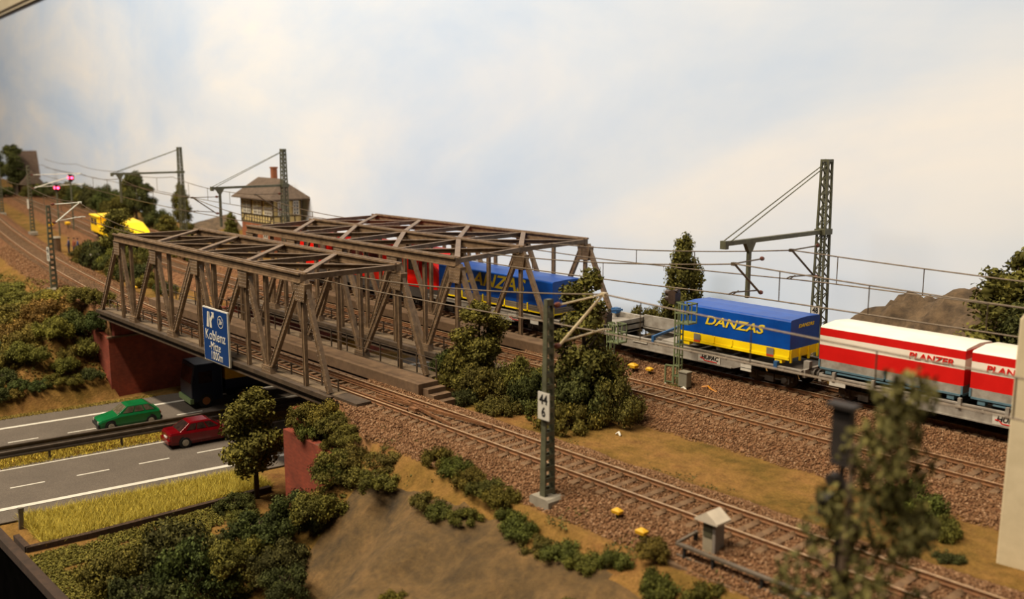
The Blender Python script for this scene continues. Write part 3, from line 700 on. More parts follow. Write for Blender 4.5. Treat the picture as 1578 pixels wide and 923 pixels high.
wires('front', 'overhead_line', 'overhead line of the nearest track from the front bridge to the right edge', [(12, 6.5), (-23.45, 6.5), (-38.9, 5.35)], [-21.75, -17.3, -13.2, -9.5, -28, -33], (12, -66))
wires('mid', 'overhead_line', 'overhead line of the middle track from the rear bridge past the hanger post', [(12, 6.45), (-25.2, 6.46), (-42.3, 5.35)], [-38.1, -33, -23.0, -19, -14.5, -10], (12, -68))
wires('back', 'overhead_line', 'overhead line above the freight train', [(12, 6.45), (-26.2, 6.48), (-43, 5.35)], [-40.2, -36, -32, -23.8, -19.7, -15, -10], (12, -68))
wires('front', 'overhead_line', 'overhead line of the nearest track leading left from the front bridge', [(-65.5, 5.35), (-82.7, 6.3), (-108, 6.5), (-134, 6.5), (-160, 6.5), (-190, 6.6)], [-70, -76, -90, -98, -115, -124], (-64, -190), 5.05)
wires('mid', 'overhead_line', 'overhead line of the middle track leading left past the signal box', [(-64.6, 5.35), (-81.9, 6.3), (-105.5, 6.9), (-128, 6.6), (-160, 6.6), (-190, 6.6)], [-70, -76, -87, -93, -99, -112, -120], (-64, -190), 5.05)
wires('back', 'overhead_line', 'overhead line of the rear track leading left past the signal box', [(-66, 5.35), (-81.8, 6.3), (-105.5, 6.9), (-130, 6.6), (-160, 6.6), (-190, 6.6)], [-71, -77, -88, -94, -100, -112], (-64, -190), 5.05)

# ------------------------------------------------------------------ freight train
def bogie(t, x, nm='bogie'):
    b = MB(); 
    for s_ in (-1, 1):
        b.box(x - 1.25, x + 1.25, 41.35 + s_ * .98 - .06, 41.35 + s_ * .98 + .06, .32, .58)
        for q in (-.9, .9): b.box(x + q - .22, x + q + .22, 41.35 + s_ * 1.02 - .1, 41.35 + s_ * 1.02 + .1, .22, .62); b.tube([(x + q, 41.35 + s_ * 1.0, .42), (x + q, 41.35 + s_ * 1.18, .42)], .13, 10)
        b.box(x - .25, x + .25, 41.35 + s_ * 1.03 - .09, 41.35 + s_ * 1.03 + .09, .2, .6)
    b.box(x - .2, x + .2, 40.4, 42.3, .35, .75)
    o = b.build('bogie', GREYD, t)
    for q in (-.9, .9):
        for s_ in (-1, 1): b = MB(); b.wheel((x + q, 41.35 + s_ * .78, .42), .42, .13, 'y', 22); b.wheel((x + q, 41.35 + s_ * .70, .42), .46, .04, 'y', 22); b.build('wheel', mat('dark_wheel', srgb(62, 52, 44), None, .6), o)
def buffers(t, x, dr):
    for s_ in (-.85, .85):
        b = MB(); b.tube([(x, 41.35 + s_, .95), (x + dr * .42, 41.35 + s_, .95)], .1, 10); b.tube([(x + dr * .42, 41.35 + s_, .95), (x + dr * .5, 41.35 + s_, .95)], .24, 14); b.build('buffer', GREYD, t)
def label_plate(t, x, z, w, h, txt=None, size=.2, swirl=False, y=39.82):
    b = MB(); b.box(x - w / 2, x + w / 2, y - .02, y, z - h / 2, z + h / 2); o = b.build('label_plate', WHITE, t)
    if txt: text_on('lettering', txt, size, LETTER, o, (x + .03, y - .03, z + (.03 if swirl else 0)), sx=1.05, extrude=.004, offset=.008, shear=.2)
    if swirl:
        b = MB(); rp = [(-w * .42, -.02), (-w * .30, -.02), (-w * .2, -h * .34), (w * .36, -h * .34)]
        for a_, c_ in zip(rp, rp[1:]): b.bar((x + a_[0], y - .03, z + a_[1]), (x + c_[0], y - .03, z + c_[1]), .01, .045)
        b.build('red_line', REDC, o)
def wagon(x0, x1, label, empty=None):
    t = thing('container_wagon', label, 'wagon', (0, 0, 0))
    for s_ in (-1, 1):
        y = 41.35 + s_ * 1.45; b = MB()
        prof = [(x0 + .1, 1.12), (x0 + .1, .92), (x0 + 2.9, .90), (x0 + 3.9, .55), (x1 - 3.9, .55), (x1 - 2.9, .90), (x1 - .1, .92), (x1 - .1, 1.12)]
        b.prism(prof, 'y', y - .06, y + .06)
        b.box(x0 + .1, x1 - .1, y - .09, y + .09, 1.08, 1.14); b.box(x0 + .1, x1 - .1, y - .3 if s_ > 0 else y + .06, y - .06 if s_ > 0 else y + .3, 1.0, 1.05)
        n = int((x1 - x0) / 1.05)
        for i in range(1, n): xx = x0 + i * (x1 - x0) / n; b.box(xx - .035, xx + .035, y - .085, y + .085, .93, 1.12)
        b.box(x0 + 4, x1 - 4, y - .1, y + .1, .52, .58); b.tube([(x0 + 3.2, y - .02, .86), (x1 - 3.2, y - .02, .80)], .035, 5)
        b.build('side_sill', GREY, t, bevel=0)
    b = MB(); b.box(x0 + .1, x0 + 3.2, 40.0, 42.7, .95, 1.05); b.box(x1 - 3.2, x1 - .1, 40.0, 42.7, .95, 1.05); b.box(x0 + 3.2, x1 - 3.2, 40.2, 42.5, .5, .58)
    for xx in np.arange(x0 + 4, x1 - 3.5, 2.0): b.box(xx - .08, xx + .08, 40, 42.7, .58, .74)
    b.build('floor_frame', GREYD, t)
    for x_, d in ((x0, -1), (x1, 1)):
        b = MB(); b.box(min(x_, x_ - d * .16), max(x_, x_ - d * .16), 39.98, 42.72, .78, 1.16); b.box(x_ - .3 * (d > 0), x_ + .3 * (d < 0), 40.3, 40.55, 1.1, 1.5); b.build('end_beam', GREY, t); buffers(t, x_, d)
        bogie(t, x_ - d * 2.1)
        b = MB(); b.tube([(x_, 41.35, .85), (x_ + d * .55, 41.35, .85)], .07, 8); b.build('coupling_hook', GREYD, t)
    return t
w1 = wagon(-53.3, -40.4, 'grey flat wagon inside the bridge carrying the blue tarpaulin semi-trailer')
label_plate(w1, -44.3, .78, 1.3, .34, 'HUPAC', .26, True); label_plate(w1, -42.6, .76, .7, .26)
w2 = wagon(-39.6, -24.35, 'grey pocket wagon, empty at its left end, with yellow and blue container at right')
label_plate(w2, -29.7, .80, 1.35, .42, 'HUPAC', .30, True); label_plate(w2, -27.5, .8, .62, .16); label_plate(w2, -34.3, .92, 1.0, .12); label_plate(w2, -27.5, .62, .62, .12)
b = MB(); b.box(-36.4, -32.1, 42.55, 42.7, 1.1, 1.75); b.box(-38.8, -36.4, 40.3, 42.7, 1.3, 1.38); b.box(-36.5, -36.4, 40.3, 42.7, .9, 1.62); b.box(-38.8, -36.4, 42.5, 42.7, 1.1, 1.66); b.build('pocket_wall', GREY, w2)
b = MB(); b.box(-33.0, -32.0, 40.05, 42.5, 1.12, 1.2); b.build('floor_panel', GREY, w2)
for x_ in (-33.4, -31.7):
    b = MB(); b.bar((x_, 39.85, 1.32), (x_ + .1, 42.0, 1.62), .12, .12); b.box(x_ - .08, x_ + .08, 39.78, 39.95, 1.0, 1.38); b.build('blue_stanchion', SBLUE, w2)
b = MB(); b.box(-38.6, -38.2, 42.2, 42.6, 1.6, 1.9); b.bar((-38.8, 40.2, 1.75), (-37.9, 42.4, 1.85), .12, .1); b.build('blue_stanchion', SBLUE, w2)
b = MB(); b.box(-25.95, -25.75, 39.78, 40.0, .98, 1.35); b.build('blue_stanchion', SBLUE, w2)
w3 = wagon(-23.65, -7.6, 'grey flat wagon at right under the red and white containers')
label_plate(w3, -15.1, .80, 1.3, .42, 'HUPAC', .30, True, ); label_plate(w3, -22.6, .85, .8, .2)
for xx in np.arange(-22.8, -9, 1.9):
    b = MB(); b.box(xx - .07, xx + .07, 39.76, 39.9, .95, 1.36); b.build('locking_bracket', GREY, w3)

def tarp_body(t, x0, x1, z0, z1, material, crown=.05):
    """tarpaulin block with softly crowned roof and slightly rounded edges"""
    y0, y1 = 40.1, 42.6; r = .09; ring = []
    prof = [(y0, z0), (y0, z1 - r), (y0 + .03, z1 - .03), (y0 + r, z1), ((y0 + y1) / 2, z1 + crown), (y1 - r, z1), (y1 - .03, z1 - .03), (y1, z1 - r), (y1, z0)]
    b = MB(); b.loft([[(x, p[0], p[1]) for p in prof] for x in (x0, x1)]); return b.build('tarpaulin', material, t)
t = thing('swap_body_container', 'blue tarpaulin container with yellow base, on the pocket wagon beside the tall mast', 'container', (0, 0, 0))
tb = tarp_body(t, -31.85, -25.3, 1.92, 3.34, BLUE)
b = MB()
for i in range(44): x_ = -31.7 + i * .147; b.box(x_ - .012, x_ + .012, 40.085, 40.1, 1.95, 2.0)
b.build('lacing', BLUE, tb)
text_on('lettering', 'DANZAS', .62, YLET, tb, (-28.55, 40.085, 2.66), shear=.28, sx=1.40, extrude=.01, offset=.012)
text_on('lettering', 'DANZAS', .22, YLET, tb, (-25.29, 41.4, 2.98), '+x', shear=.28, sx=1.5, extrude=.008, offset=.008)
b = MB(); b.box(-31.85, -25.3, 40.1, 42.6, 1.5, 1.92); b.box(-31.85, -25.3, 40.07, 40.12, 1.42, 1.56)
for i in range(7): x_ = -31.8 + i * 1.08; b.box(x_ - .03, x_ + .03, 40.07, 40.1, 1.5, 1.9)
for i in range(4): y_ = 40.2 + i * .76; b.box(-25.31, -25.24, y_ - .06, y_ + .06, 1.3, 1.92)
for x_ in (-31.4, -25.9): b.box(x_ - .2, x_ + .2, 40.1, 40.4, 1.22, 1.5); b.box(x_ - .2, x_ + .2, 42.3, 42.6, 1.22, 1.5)
b.build('base_frame', YEL, t)
for x_ in (-30.7, -26.35):
    b = MB(); b.box(x_ - .2, x_ + .2, 40.055, 40.07, 1.56, 1.88); b.build('grey_sticker', mat('grey_sticker', srgb(150, 146, 136), None, .5), t)
    b = MB(); b.box(x_ - .2, x_ + .2, 40.055, 40.07, 1.46, 1.56); b.build('orange_sticker', mat('orange_sticker', srgb(236, 84, 34), None, .5), t)
t = thing('semi_trailer', 'long blue tarpaulin semi-trailer with grey side boards on the wagon inside the rear bridge', 'trailer', (0, 0, 0))
tb = tarp_body(t, -52.3, -41.35, 1.72, 3.28, BLUE)
text_on('lettering', 'DANZAS', 1.15, YLET, tb, (-46.9, 40.085, 2.70), shear=.28, sx=1.32, extrude=.01, offset=.02)
text_on('lettering', 'DANZAS', .24, YLET, tb, (-41.34, 41.5, 2.55), '+x', shear=.28, sx=1.5, extrude=.008, offset=.008)
b = MB()
for k in range(3): b.box(-52.3, -41.35, 40.08, 42.6, 1.36 + k * .12, 1.46 + k * .12)
b.build('side_boards', mat('grey_boards', srgb(142, 130, 116), srgb(120, 108, 94), .6, 1), t)
b = MB(); b.box(-52.3, -41.33, 40.05, 42.6, 1.27, 1.35); 
for i in range(6): x_ = -51.9 + i * 2.1; b.box(x_ - .05, x_ + .05, 40.05, 40.1, 1.27, 1.8)
b.box(-41.42, -41.3, 40.05, 40.2, 1.2, 1.75); b.build('yellow_frame', YEL, t)
for x_ in (-50.0, -44.9, -43.6): b = MB(); b.wheel((x_, 40.3, 1.02), .34, .3, 'y', 20); b.wheel((x_, 42.3, 1.02), .34, .3, 'y', 20); b.build('wheel', BLACK, t)
def planzer(x0, x1, label, xt_):
    t = thing('swap_body_container', label, 'container', (0, 0, 0))
    bands = MB(); WT = mat('tarp_white', srgb(250, 242, 228, .92), srgb(242, 232, 214, .92), .5, .6)
    for z0, z1, mi in ((1.80, 2.48, 0), (2.48, 2.91, 1), (2.91, 3.27, 0)): bands.m(mi); bands.box(x0, x1, 40.1, 42.6, z0, z1)
    bands.m(1); prof = [(40.1, 3.27), (40.13, 3.32), (40.2, 3.35), (41.35, 3.44), (42.5, 3.35), (42.57, 3.32), (42.6, 3.27)]
    bands.loft([[(x, p[0], p[1]) for p in prof] for x in (x0, x1)])
    tb = bands.build('tarpaulin', [REDC, WT], t)
    text_on('lettering', 'PLANZER', .37, REDC, tb, (xt_, 40.08, 2.70), shear=.12, sx=1.25, extrude=.01, offset=.007)
    b = MB(); b.box(x0 + .05, x1 - .05, 40.1, 42.6, 1.44, 1.80); b.build('base_boards', GREY, t)
    b = MB()
    for xx in (x0, x0 + 3.2, x1 - .08): b.box(xx, xx + .08, 40.06, 40.1, 1.36, 1.80)
    b.box(x0, x1, 40.06, 42.6, 1.36, 1.44); b.box(x0 + 1, x0 + 5.4, 40.0, 40.1, 1.25, 1.3)
    for xx in (x0 + .5, x1 - .5): b.box(xx - .15, xx + .15, 40.1, 40.4, 1.16, 1.36); b.box(xx - .15, xx + .15, 42.3, 42.6, 1.16, 1.36)
    b.build('base_frame', PBLUE, t)
planzer(-23.75, -17.12, 'red and white striped container, full length visible, beside the tall mast', -18.55)
planzer(-16.86, -10.2, 'red and white striped container cut off by the plaster pillar at right', -15.3)

# locomotive
t = thing('electric_locomotive', 'red electric locomotive with grey skirt inside the rear truss bridge', 'locomotive', (0, 0, 0))
def ring(x, y0, y1, z0, z1, r=.3): return [(x, y0, z0), (x, y0, z1 - r), (x, y0 + r * .35, z1 - r * .3), (x, y0 + r, z1), (x, y1 - r, z1), (x, y1 - r * .35, z1 - r * .3), (x, y1, z1 - r), (x, y1, z0)]
b = MB(); b.loft([ring(-71.2, 40.3, 42.4, 1.45, 2.5), ring(-70.9, 40.1, 42.6, 1.45, 2.7), ring(-70.1, 39.92, 42.78, 1.45, 3.7), ring(-69.3, 39.9, 42.8, 1.45, 3.85), ring(-54.2, 39.9, 42.8, 1.45, 3.85), ring(-53.4, 39.92, 42.78, 1.45, 3.7), ring(-52.6, 40.1, 42.6, 1.45, 2.7), ring(-52.3, 40.3, 42.4, 1.45, 2.5)])
body = b.build('body', RED, t)
b = MB(); b.loft([[(-71.3, 40.4, .75), (-71.3, 42.3, .75), (-71.3, 42.4, 1.45), (-71.3, 40.3, 1.45)], [(-70.6, 39.95, .75), (-70.6, 42.75, .75), (-70.6, 42.78, 1.45), (-70.6, 39.92, 1.45)], [(-52.9, 39.95, .75), (-52.9, 42.75, .75), (-52.9, 42.78, 1.45), (-52.9, 39.92, 1.45)], [(-52.2, 40.4, .75), (-52.2, 42.3, .75), (-52.2, 42.4, 1.45), (-52.2, 40.3, 1.45)]])
b.build('skirt', mat('skirt_grey', srgb(96, 90, 86), None, .5), t)
b = MB(); b.add([(-53.32, 40.3, 3.5), (-53.32, 42.4, 3.5), (-52.68, 42.35, 2.8), (-52.68, 40.35, 2.8), (-53.36, 40.3, 3.5), (-53.36, 42.4, 3.5), (-52.72, 42.35, 2.8), (-52.72, 40.35, 2.8)], [(0, 3, 2, 1), (4, 5, 6, 7), (0, 1, 5, 4), (2, 3, 7, 6), (0, 4, 7, 3), (1, 2, 6, 5)]); b.build('windscreen', GLASS, body)
for x_ in (-55.1, -69.2): b = MB(); b.box(x_ - .35, x_ + .35, 39.87, 39.91, 2.6, 3.3); b.build('side_window', GLASS, body)
for x_ in (-54.3, -56.3): b = MB(); b.box(x_ - .025, x_ + .025, 39.86, 39.9, 1.6, 3.2); b.build('handrail', mat('light_grey', srgb(190, 186, 178), None, .4), body)
for i in range(5): x_ = -67 + i * 2.5; b = MB(); b.box(x_ - .8, x_ + .8, 39.86, 39.91, 2.9, 3.35); b.build('vent_grille', mat('vent_dark', srgb(120, 30, 24), None, .6), body)
b = MB(); b.box(-69.5, -54.0, 40.5, 42.2, 3.82, 3.98); b.box(-66, -63, 40.4, 42.3, 3.9, 4.15); b.box(-60, -57, 40.5, 42.2, 3.9, 4.1); b.build('roof_equipment', mat('roof_red', srgb(190, 30, 22), None, .5), t)
for x_ in (-67.5, -55.8): b = MB(); b.bar((x_ - .9, 41.35, 4.05), (x_ + .9, 41.35, 4.3), .9, .06); b.bar((x_ + .9, 41.35, 4.3), (x_ - .6, 41.35, 4.42), .08, .06); b.box(x_ - .7, x_ - .5, 40.4, 42.3, 4.4, 4.46); b.build('pantograph', STEEL_D, t)
b = MB(); b.box(-52.5, -52.15, 40.6, 40.9, 1.7, 1.95); b.box(-52.5, -52.15, 41.8, 42.1, 1.7, 1.95); b.build('headlamp', WHITE, t)
for x_ in (-67.6, -55.9): bogie(t, x_)
buffers(t, -52.2, 1)

# ------------------------------------------------------------------ road vehicles
def car(name, label, cat, loc, rz, C, secs, cab, wins, wheels, L, glass, lights):
    t = thing(name, label, cat, loc, rz); b = MB()
    rings = []
    for (x, hw, zl, zb_, zc_) in secs:
        rings.append([(x, -hw * .94, zl), (x, -hw, zl + .18), (x, -hw, zb_ - .12), (x, -hw * .93, zb_), (x, 0, zc_), (x, hw * .93, zb_), (x, hw, zb_ - .12), (x, hw, zl + .18), (x, hw * .94, zl)])
    b.loft(rings); body = b.build('body', C, t, bevel=.015)
    # cabin frustum: base x0,x1,halfwidth,z ; roof x0,x1,hw,z
    (bx0, bx1, bw, bz), (rx0, rx1, rw, rz_) = cab
    lo = [(bx0, -bw, bz), (bx1, -bw, bz), (bx1, bw, bz), (bx0, bw, bz)]; hi = [(rx0, -rw, rz_), (rx1, -rw, rz_), (rx1, rw, rz_), (rx0, rw, rz_)]
    b = MB(); b.loft([lo, [tuple(Vector(l) * .08 + Vector(h) * .92) for l, h in zip(lo, hi)], [(rx0 + .12, -rw + .06, rz_ + .03), (rx1 - .12, -rw + .06, rz_ + .03), (rx1 - .12, rw - .06, rz_ + .03), (rx0 + .12, rw - .06, rz_ + .03)]])
    b.build('roof', C, t, bevel=.02)
    F_ = {'L': (0, 1), 'R': (2, 3), 'F': (1, 2), 'B': (3, 0)}
    nrm = {'L': Vector((0, -1, .25)), 'R': Vector((0, 1, .25)), 'F': Vector((1, 0, .5)), 'B': Vector((-1, 0, .5))}
    for f, u0, u1, v0, v1 in wins:
        i, j = F_[f]; A, B_, C_, D_ = map(Vector, (lo[i], lo[j], hi[j], hi[i])); n = nrm[f].normalized() * .02
        Q = lambda u, v: (A * (1 - u) + B_ * u) * (1 - v) + (D_ * (1 - u) + C_ * u) * v
        q = [Q(u0, v0), Q(u1, v0), Q(u1, v1), Q(u0, v1)]; b = MB(); b.add([tuple(p + n) for p in q] + [tuple(p - n) for p in q], [(0, 1, 2, 3), (7, 6, 5, 4), (0, 4, 5, 1), (1, 5, 6, 2), (2, 6, 7, 3), (3, 7, 4, 0)])
        b.build('window', glass, t)
    for x_ in wheels[0]:
        for s_ in (-1, 1):
            hw = wheels[1]; r = wheels[2]
            b = MB(); b.wheel((x_, s_ * (hw - .02), r + .03), r + .07, .06, 'y', 24); b.build('wheel_arch', BLACK, t)
            b = MB(); b.wheel((x_, s_ * (hw - .05), r), r, .2, 'y', 24); w_ = b.build('wheel', BLACK, t)
            b = MB(); b.wheel((x_, s_ * (hw + .055), r), r * .62, .02, 'y', 20)
            for k in range(8): a = k * PI / 4; b.bar((x_, s_ * (hw + .07), r), (x_ + math.cos(a) * r * .6, s_ * (hw + .07), r + math.sin(a) * r * .6), .03, .03)
            b.build('hub_cap', mat('silver_hub', srgb(205, 198, 182), srgb(170, 160, 146), .35, 8, .3), w_)
    for (nm, m_, x0, x1, y0, y1, z0, z1) in lights: b = MB(); b.box(x0, x1, y0, y1, z0, z1); b.build(nm, m_, t)
    return t
GREEN = mat('car_green', srgb(18, 120, 64), srgb(14, 108, 56), .22, 1)
DRED = mat('car_dark_red', srgb(122, 10, 20), srgb(106, 7, 16), .18, 1)
GL = mat('car_glass', srgb(128, 118, 98), srgb(84, 76, 62), .12, 3)
GL2 = mat('car_glass_dark', srgb(66, 46, 40), srgb(40, 30, 28), .1, 3)
LAMPW = mat('lamp_white', srgb(216, 214, 196), None, .2); LAMPR = mat('lamp_red', srgb(150, 30, 20), None, .3)
car('hatchback_car', 'green hatchback car driving left on the far carriageway', 'car', (-60.95, 22.0, ROADZ + .02), -PI / 2 + math.atan(-SK), GREEN,
    [(-1.86, .72, .32, .62, .66), (-1.78, .78, .2, .92, .94), (-.9, .81, .18, .93, .95), (.55, .81, .18, .92, .95), (.9, .80, .18, .86, .90), (1.7, .76, .2, .70, .76), (1.88, .70, .32, .62, .66)],
    ((-1.72, .78, .74, .9), (-1.15, .12, .60, 1.38)),
    [('L', .07, .30, .15, .85), ('L', .34, .60, .15, .85), ('L', .64, .9, .15, .85), ('R', .10, .36, .15, .85), ('R', .40, .66, .15, .85), ('R', .70, .93, .15, .85), ('F', .06, .94, .08, .9), ('B', .1, .9, .12, .88)],
    ((-1.22, 1.18), .79, .29), 3.75, GL,
    [('bumper', BLACK, 1.84, 1.94, -.74, .74, .3, .46), ('bumper', BLACK, -1.94, -1.84, -.74, .74, .3, .46), ('headlamp', LAMPW, 1.84, 1.9, -.64, -.44, .5, .64), ('headlamp', LAMPW, 1.84, 1.9, .44, .64, .5, .64), ('grille', BLACK, 1.84, 1.89, -.42, .42, .5, .64), ('tail_lamp', LAMPR, -1.88, -1.82, -.7, -.5, .6, .74), ('tail_lamp', LAMPR, -1.88, -1.82, .5, .7, .6, .74)])
car('saloon_car', 'dark red saloon car driving right on the near carriageway, half behind the tree', 'car', (-54.85, 24.2, ROADZ + .02), PI / 2 - math.atan(SK), DRED,
    [(-2.2, .74, .34, .80, .84), (-2.1, .82, .22, .93, .96), (-1.2, .86, .18, .95, .98), (.6, .86, .18, .92, .96), (1.5, .84, .18, .82, .88), (2.1, .78, .22, .66, .72), (2.22, .70, .36, .56, .6)],
    ((-1.62, 1.0, .78, .92), (-.95, .25, .58, 1.38)),
    [('L', .12, .34, .15, .85), ('L', .38, .62, .15, .85), ('L', .66, .9, .15, .85), ('R', .10, .34, .15, .85), ('R', .38, .62, .15, .85), ('R', .66, .88, .15, .85), ('F', .06, .94, .08, .92), ('B', .07, .93, .08, .92)],
    ((-1.33, 1.33), .84, .31), 4.45, GL2,
    [('bumper', DRED, -2.3, -2.12, -.8, .8, .3, .52), ('bumper', DRED, 2.14, 2.28, -.74, .74, .3, .5), ('tail_lamp', LAMPR, -2.2, -2.14, -.78, -.45, .66, .82), ('tail_lamp', LAMPR, -2.2, -2.14, .45, .78, .66, .82), ('number_plate', WHITE, -2.24, -2.18, -.26, .26, .56, .66)])
# lorry standing in the dark below the front bridge
t = thing('lorry', 'dark blue lorry with yellow trailer in the shade under the bridges', 'lorry', (-62.65, 26.6, ROADZ), -SK)
DBL = mat('lorry_dark_blue', srgb(20, 34, 58), None, .4); LY = mat('lorry_yellow', srgb(236, 172, 30), None, .5)
b = MB(); b.prism([(0, .45), (2.1, .45), (2.1, 3.0), (.25, 3.0), (.0, 1.7)], 'x', -1.2, 1.2); cab_ = b.build('cab', DBL, t, bevel=.06)
b = MB(); b.add([(-1.05, -.0, 1.75), (1.05, -.0, 1.75), (1.05, .2, 2.75), (-1.05, .2, 2.75), (-1.05, .05, 1.75), (1.05, .05, 1.75), (1.05, .26, 2.75), (-1.05, .26, 2.75)], [(0, 1, 2, 3), (7, 6, 5, 4), (0, 4, 5, 1), (1, 5, 6, 2), (2, 6, 7, 3), (3, 7, 4, 0)]); b.build('windscreen', GL2, cab_)
b = MB(); b.box(-1.22, 1.22, -.12, .12, .38, .72); b.build('bumper', mat('pale_green_bumper', srgb(150, 176, 120), None, .4), t)
for s_ in (-1.23, 1.18): b = MB(); b.box(s_, s_ + .05, .5, 1.4, 1.7, 2.5); b.build('side_window', GL2, cab_)
b = MB(); b.box(-1.25, 1.25, 2.3, 12.5, 1.75, 3.2); b.build('trailer_box', LY, t)
b = MB(); b.box(-1.25, 1.25, 2.3, 12.5, 1.1, 1.75); b.build('trailer_side', DBL, t); b = MB(); b.box(-.5, .5, 1.8, 12.5, .6, 1.1); b.build('chassis', BLACK, t)
for y_ in (.95, 3.4, 9.6, 10.8):
    for s_ in (-1, 1):
        b = MB(); b.wheel((s_ * 1.08, y_, .48), .48, .28, 'x', 24); w_ = b.build('wheel', BLACK, t); b = MB(); b.wheel((s_ * 1.23, y_, .48), .26, .03, 'x', 18); b.build('hub', mat('orange_hub', srgb(190, 120, 60), None, .5), w_)

# guard rails
GRM = mat('guard_rail_grey', srgb(94, 80, 66), srgb(72, 60, 48), .6, 2, 0)
def guard(x, label, off):
    t = thing('crash_barrier', label, 'crash barrier', (0, 0, 0)); b = MB()
    prof = [(-.02, -.2), (.03, -.17), (.03, -.09), (-.03, -.05), (-.03, .05), (.03, .09), (.03, .17), (-.02, .2)]
    rings = [[(rx(x, y) + p[0], y, ROADZ + .62 + p[1]) for p in prof + [(q[0] - .04, q[1]) for q in prof[::-1]]] for y in (11.3, 20, 30, 46)]
    b.loft(rings); b.build('rail_band', GRM, t)
    y = 12.4 + off
    while y < 34: b = MB(); b.box(rx(x, y) - .1, rx(x, y) - .02, y - .06, y + .06, ROADZ - .1, ROADZ + .72); b.build('barrier_post', GRM, t); y += 3.9
guard(-58.35, 'grey crash barrier along the median, on the side of the green car', 3.3); guard(-57.15, 'grey crash barrier along the median, on the side of the dark red car', 0)

# ------------------------------------------------------------------ signal box and house
ROOF = mat('grey_brown_roof', srgb(112, 94, 78), srgb(90, 74, 60), .85, 2.5, 0, .2)
TIMB = mat('dark_timber', srgb(92, 78, 48), srgb(66, 54, 34), .8, 4); PLY = mat('yellow_infill', srgb(226, 204, 140), srgb(206, 184, 122), .85, 2)
t = thing('signal_box', 'two-storey signal box with yellow half-timbering over orange brick, left of the rear bridge', 'building', (-95.9, 51.2, -.8))
hx, hy = 3.5, 1.65
b = MB(); b.box(-hx, hx, -hy, hy, 0, 3.1); b.build('brick_base', BRICKO, t)
b = MB(); b.box(-hx, hx, -hy, hy, 3.1, 5.9); b.build('upper_wall', PLY, t)
b = MB()
for z in (3.15, 3.95, 5.55):
    b.box(-hx - .05, hx + .05, -hy - .05, -hy, z - .07, z + .07); b.box(hx, hx + .05, -hy, hy, z - .07, z + .07)
for i in range(13): x_ = -hx + i * 2 * hx / 12; b.box(x_ - .06, x_ + .06, -hy - .05, -hy, 3.1, 5.9)
for i in range(5): y_ = -hy + i * 2 * hy / 4; b.box(hx, hx + .05, y_ - .06, y_ + .06, 3.1, 5.9)
for x_ in (-hx + .5, hx - .5): b.bar((x_ - .4, -hy - .03, 3.2), (x_ + .4, -hy - .03, 3.95), .06, .1)
b.build('timber_frame', TIMB, t)
def win(x, y, z, w, h, ax, nx_=2, nz=4):
    b = MB()
    if ax == 'y': b.box(x - w / 2, x + w / 2, y - .02, y + .02, z - h / 2, z + h / 2)
    else: b.box(y - .02, y + .02, x - w / 2, x + w / 2, z - h / 2, z + h / 2)
    g = b.build('window', GLASS, t); b = MB()
    for i in range(nx_ + 1):
        q = x - w / 2 + i * w / nx_
        b.box(q - .05, q + .05, y - .06, y, z - h / 2, z + h / 2) if ax == 'y' else b.box(y, y + .06, q - .05, q + .05, z - h / 2, z + h / 2)
    for k in range(nz + 1):
        q = z - h / 2 + k * h / nz
        b.box(x - w / 2, x + w / 2, y - .06, y, q - .04, q + .04) if ax == 'y' else b.box(y, y + .06, x - w / 2, x + w / 2, q - .04, q + .04)
    b.build('window_frame', WHITE, g)
for x_ in (-2.6, -1.7, -.2, .7, 2.2, 3.0): win(x_, -hy - .05, 4.75, .75, 1.35, 'y')
win(-.55, hx + .05, 4.75, 1.1, 1.4, 'x', 4); win(.95, hx + .05, 4.75, .6, 1.4, 'x')
win(-1.8, -hy - .03, 1.6, .8, 1.0, 'y', 2, 2); win(1.8, -hy - .03, 1.6, .8, 1.0, 'y', 2, 2)
b = MB(); ox, oy = hx + .75, hy + .75
b.add([(-ox, -oy, 5.75), (ox, -oy, 5.75), (ox, oy, 5.75), (-ox, oy, 5.75), (-2.6, 0, 7.75), (2.3, 0, 7.75), (-ox, -oy, 5.63), (ox, -oy, 5.63), (ox, oy, 5.63), (-ox, oy, 5.63)],
      [(0, 1, 5, 4), (1, 2, 5), (2, 3, 4, 5), (3, 0, 4), (6, 9, 8, 7), (0, 6, 7, 1), (1, 7, 8, 2), (2, 8, 9, 3), (3, 9, 6, 0)])
b.build('roof', ROOF, t)
b = MB(); b.box(.0, .55, .1, .6, 7.2, 8.9); b.box(-.06, .61, .04, .66, 8.75, 8.9); b.build('chimney', BRICKO, t)
b = MB(); b.tube([(hx + .12, hy - .1, 5.6), (hx + .12, hy - .1, .2)], .06, 6); b.build('drain_pipe', GREYD, t)

t = thing('house', 'tall narrow grey-brown house with a lower annex among trees at the far left', 'building', (-202, 57.0, -.6), -.1)
b = MB(); b.box(-1.9, 1.9, -2, 2, 0, 3.6); b.build('wall', mat('house_wall', srgb(150, 134, 116), None, .9), t)
b = MB(); b.prism([(-2.2, 3.4), (2.2, 3.4), (.3, 8.4), (-.9, 8.4)], 'y', -2.2, 2.2); b.build('roof', mat('steep_roof', srgb(104, 84, 70), srgb(84, 66, 54), .9, 1), t)
b = MB(); b.box(1.9, 6.2, -1.6, 1.6, 0, 2.6); b.build('annex_wall', CONC, t); b = MB(); b.prism([(-2.0, 2.5), (2.0, 2.5), (0, 4.9)], 'x', 1.9, 6.5); b.build('annex_roof', ROOF, t)

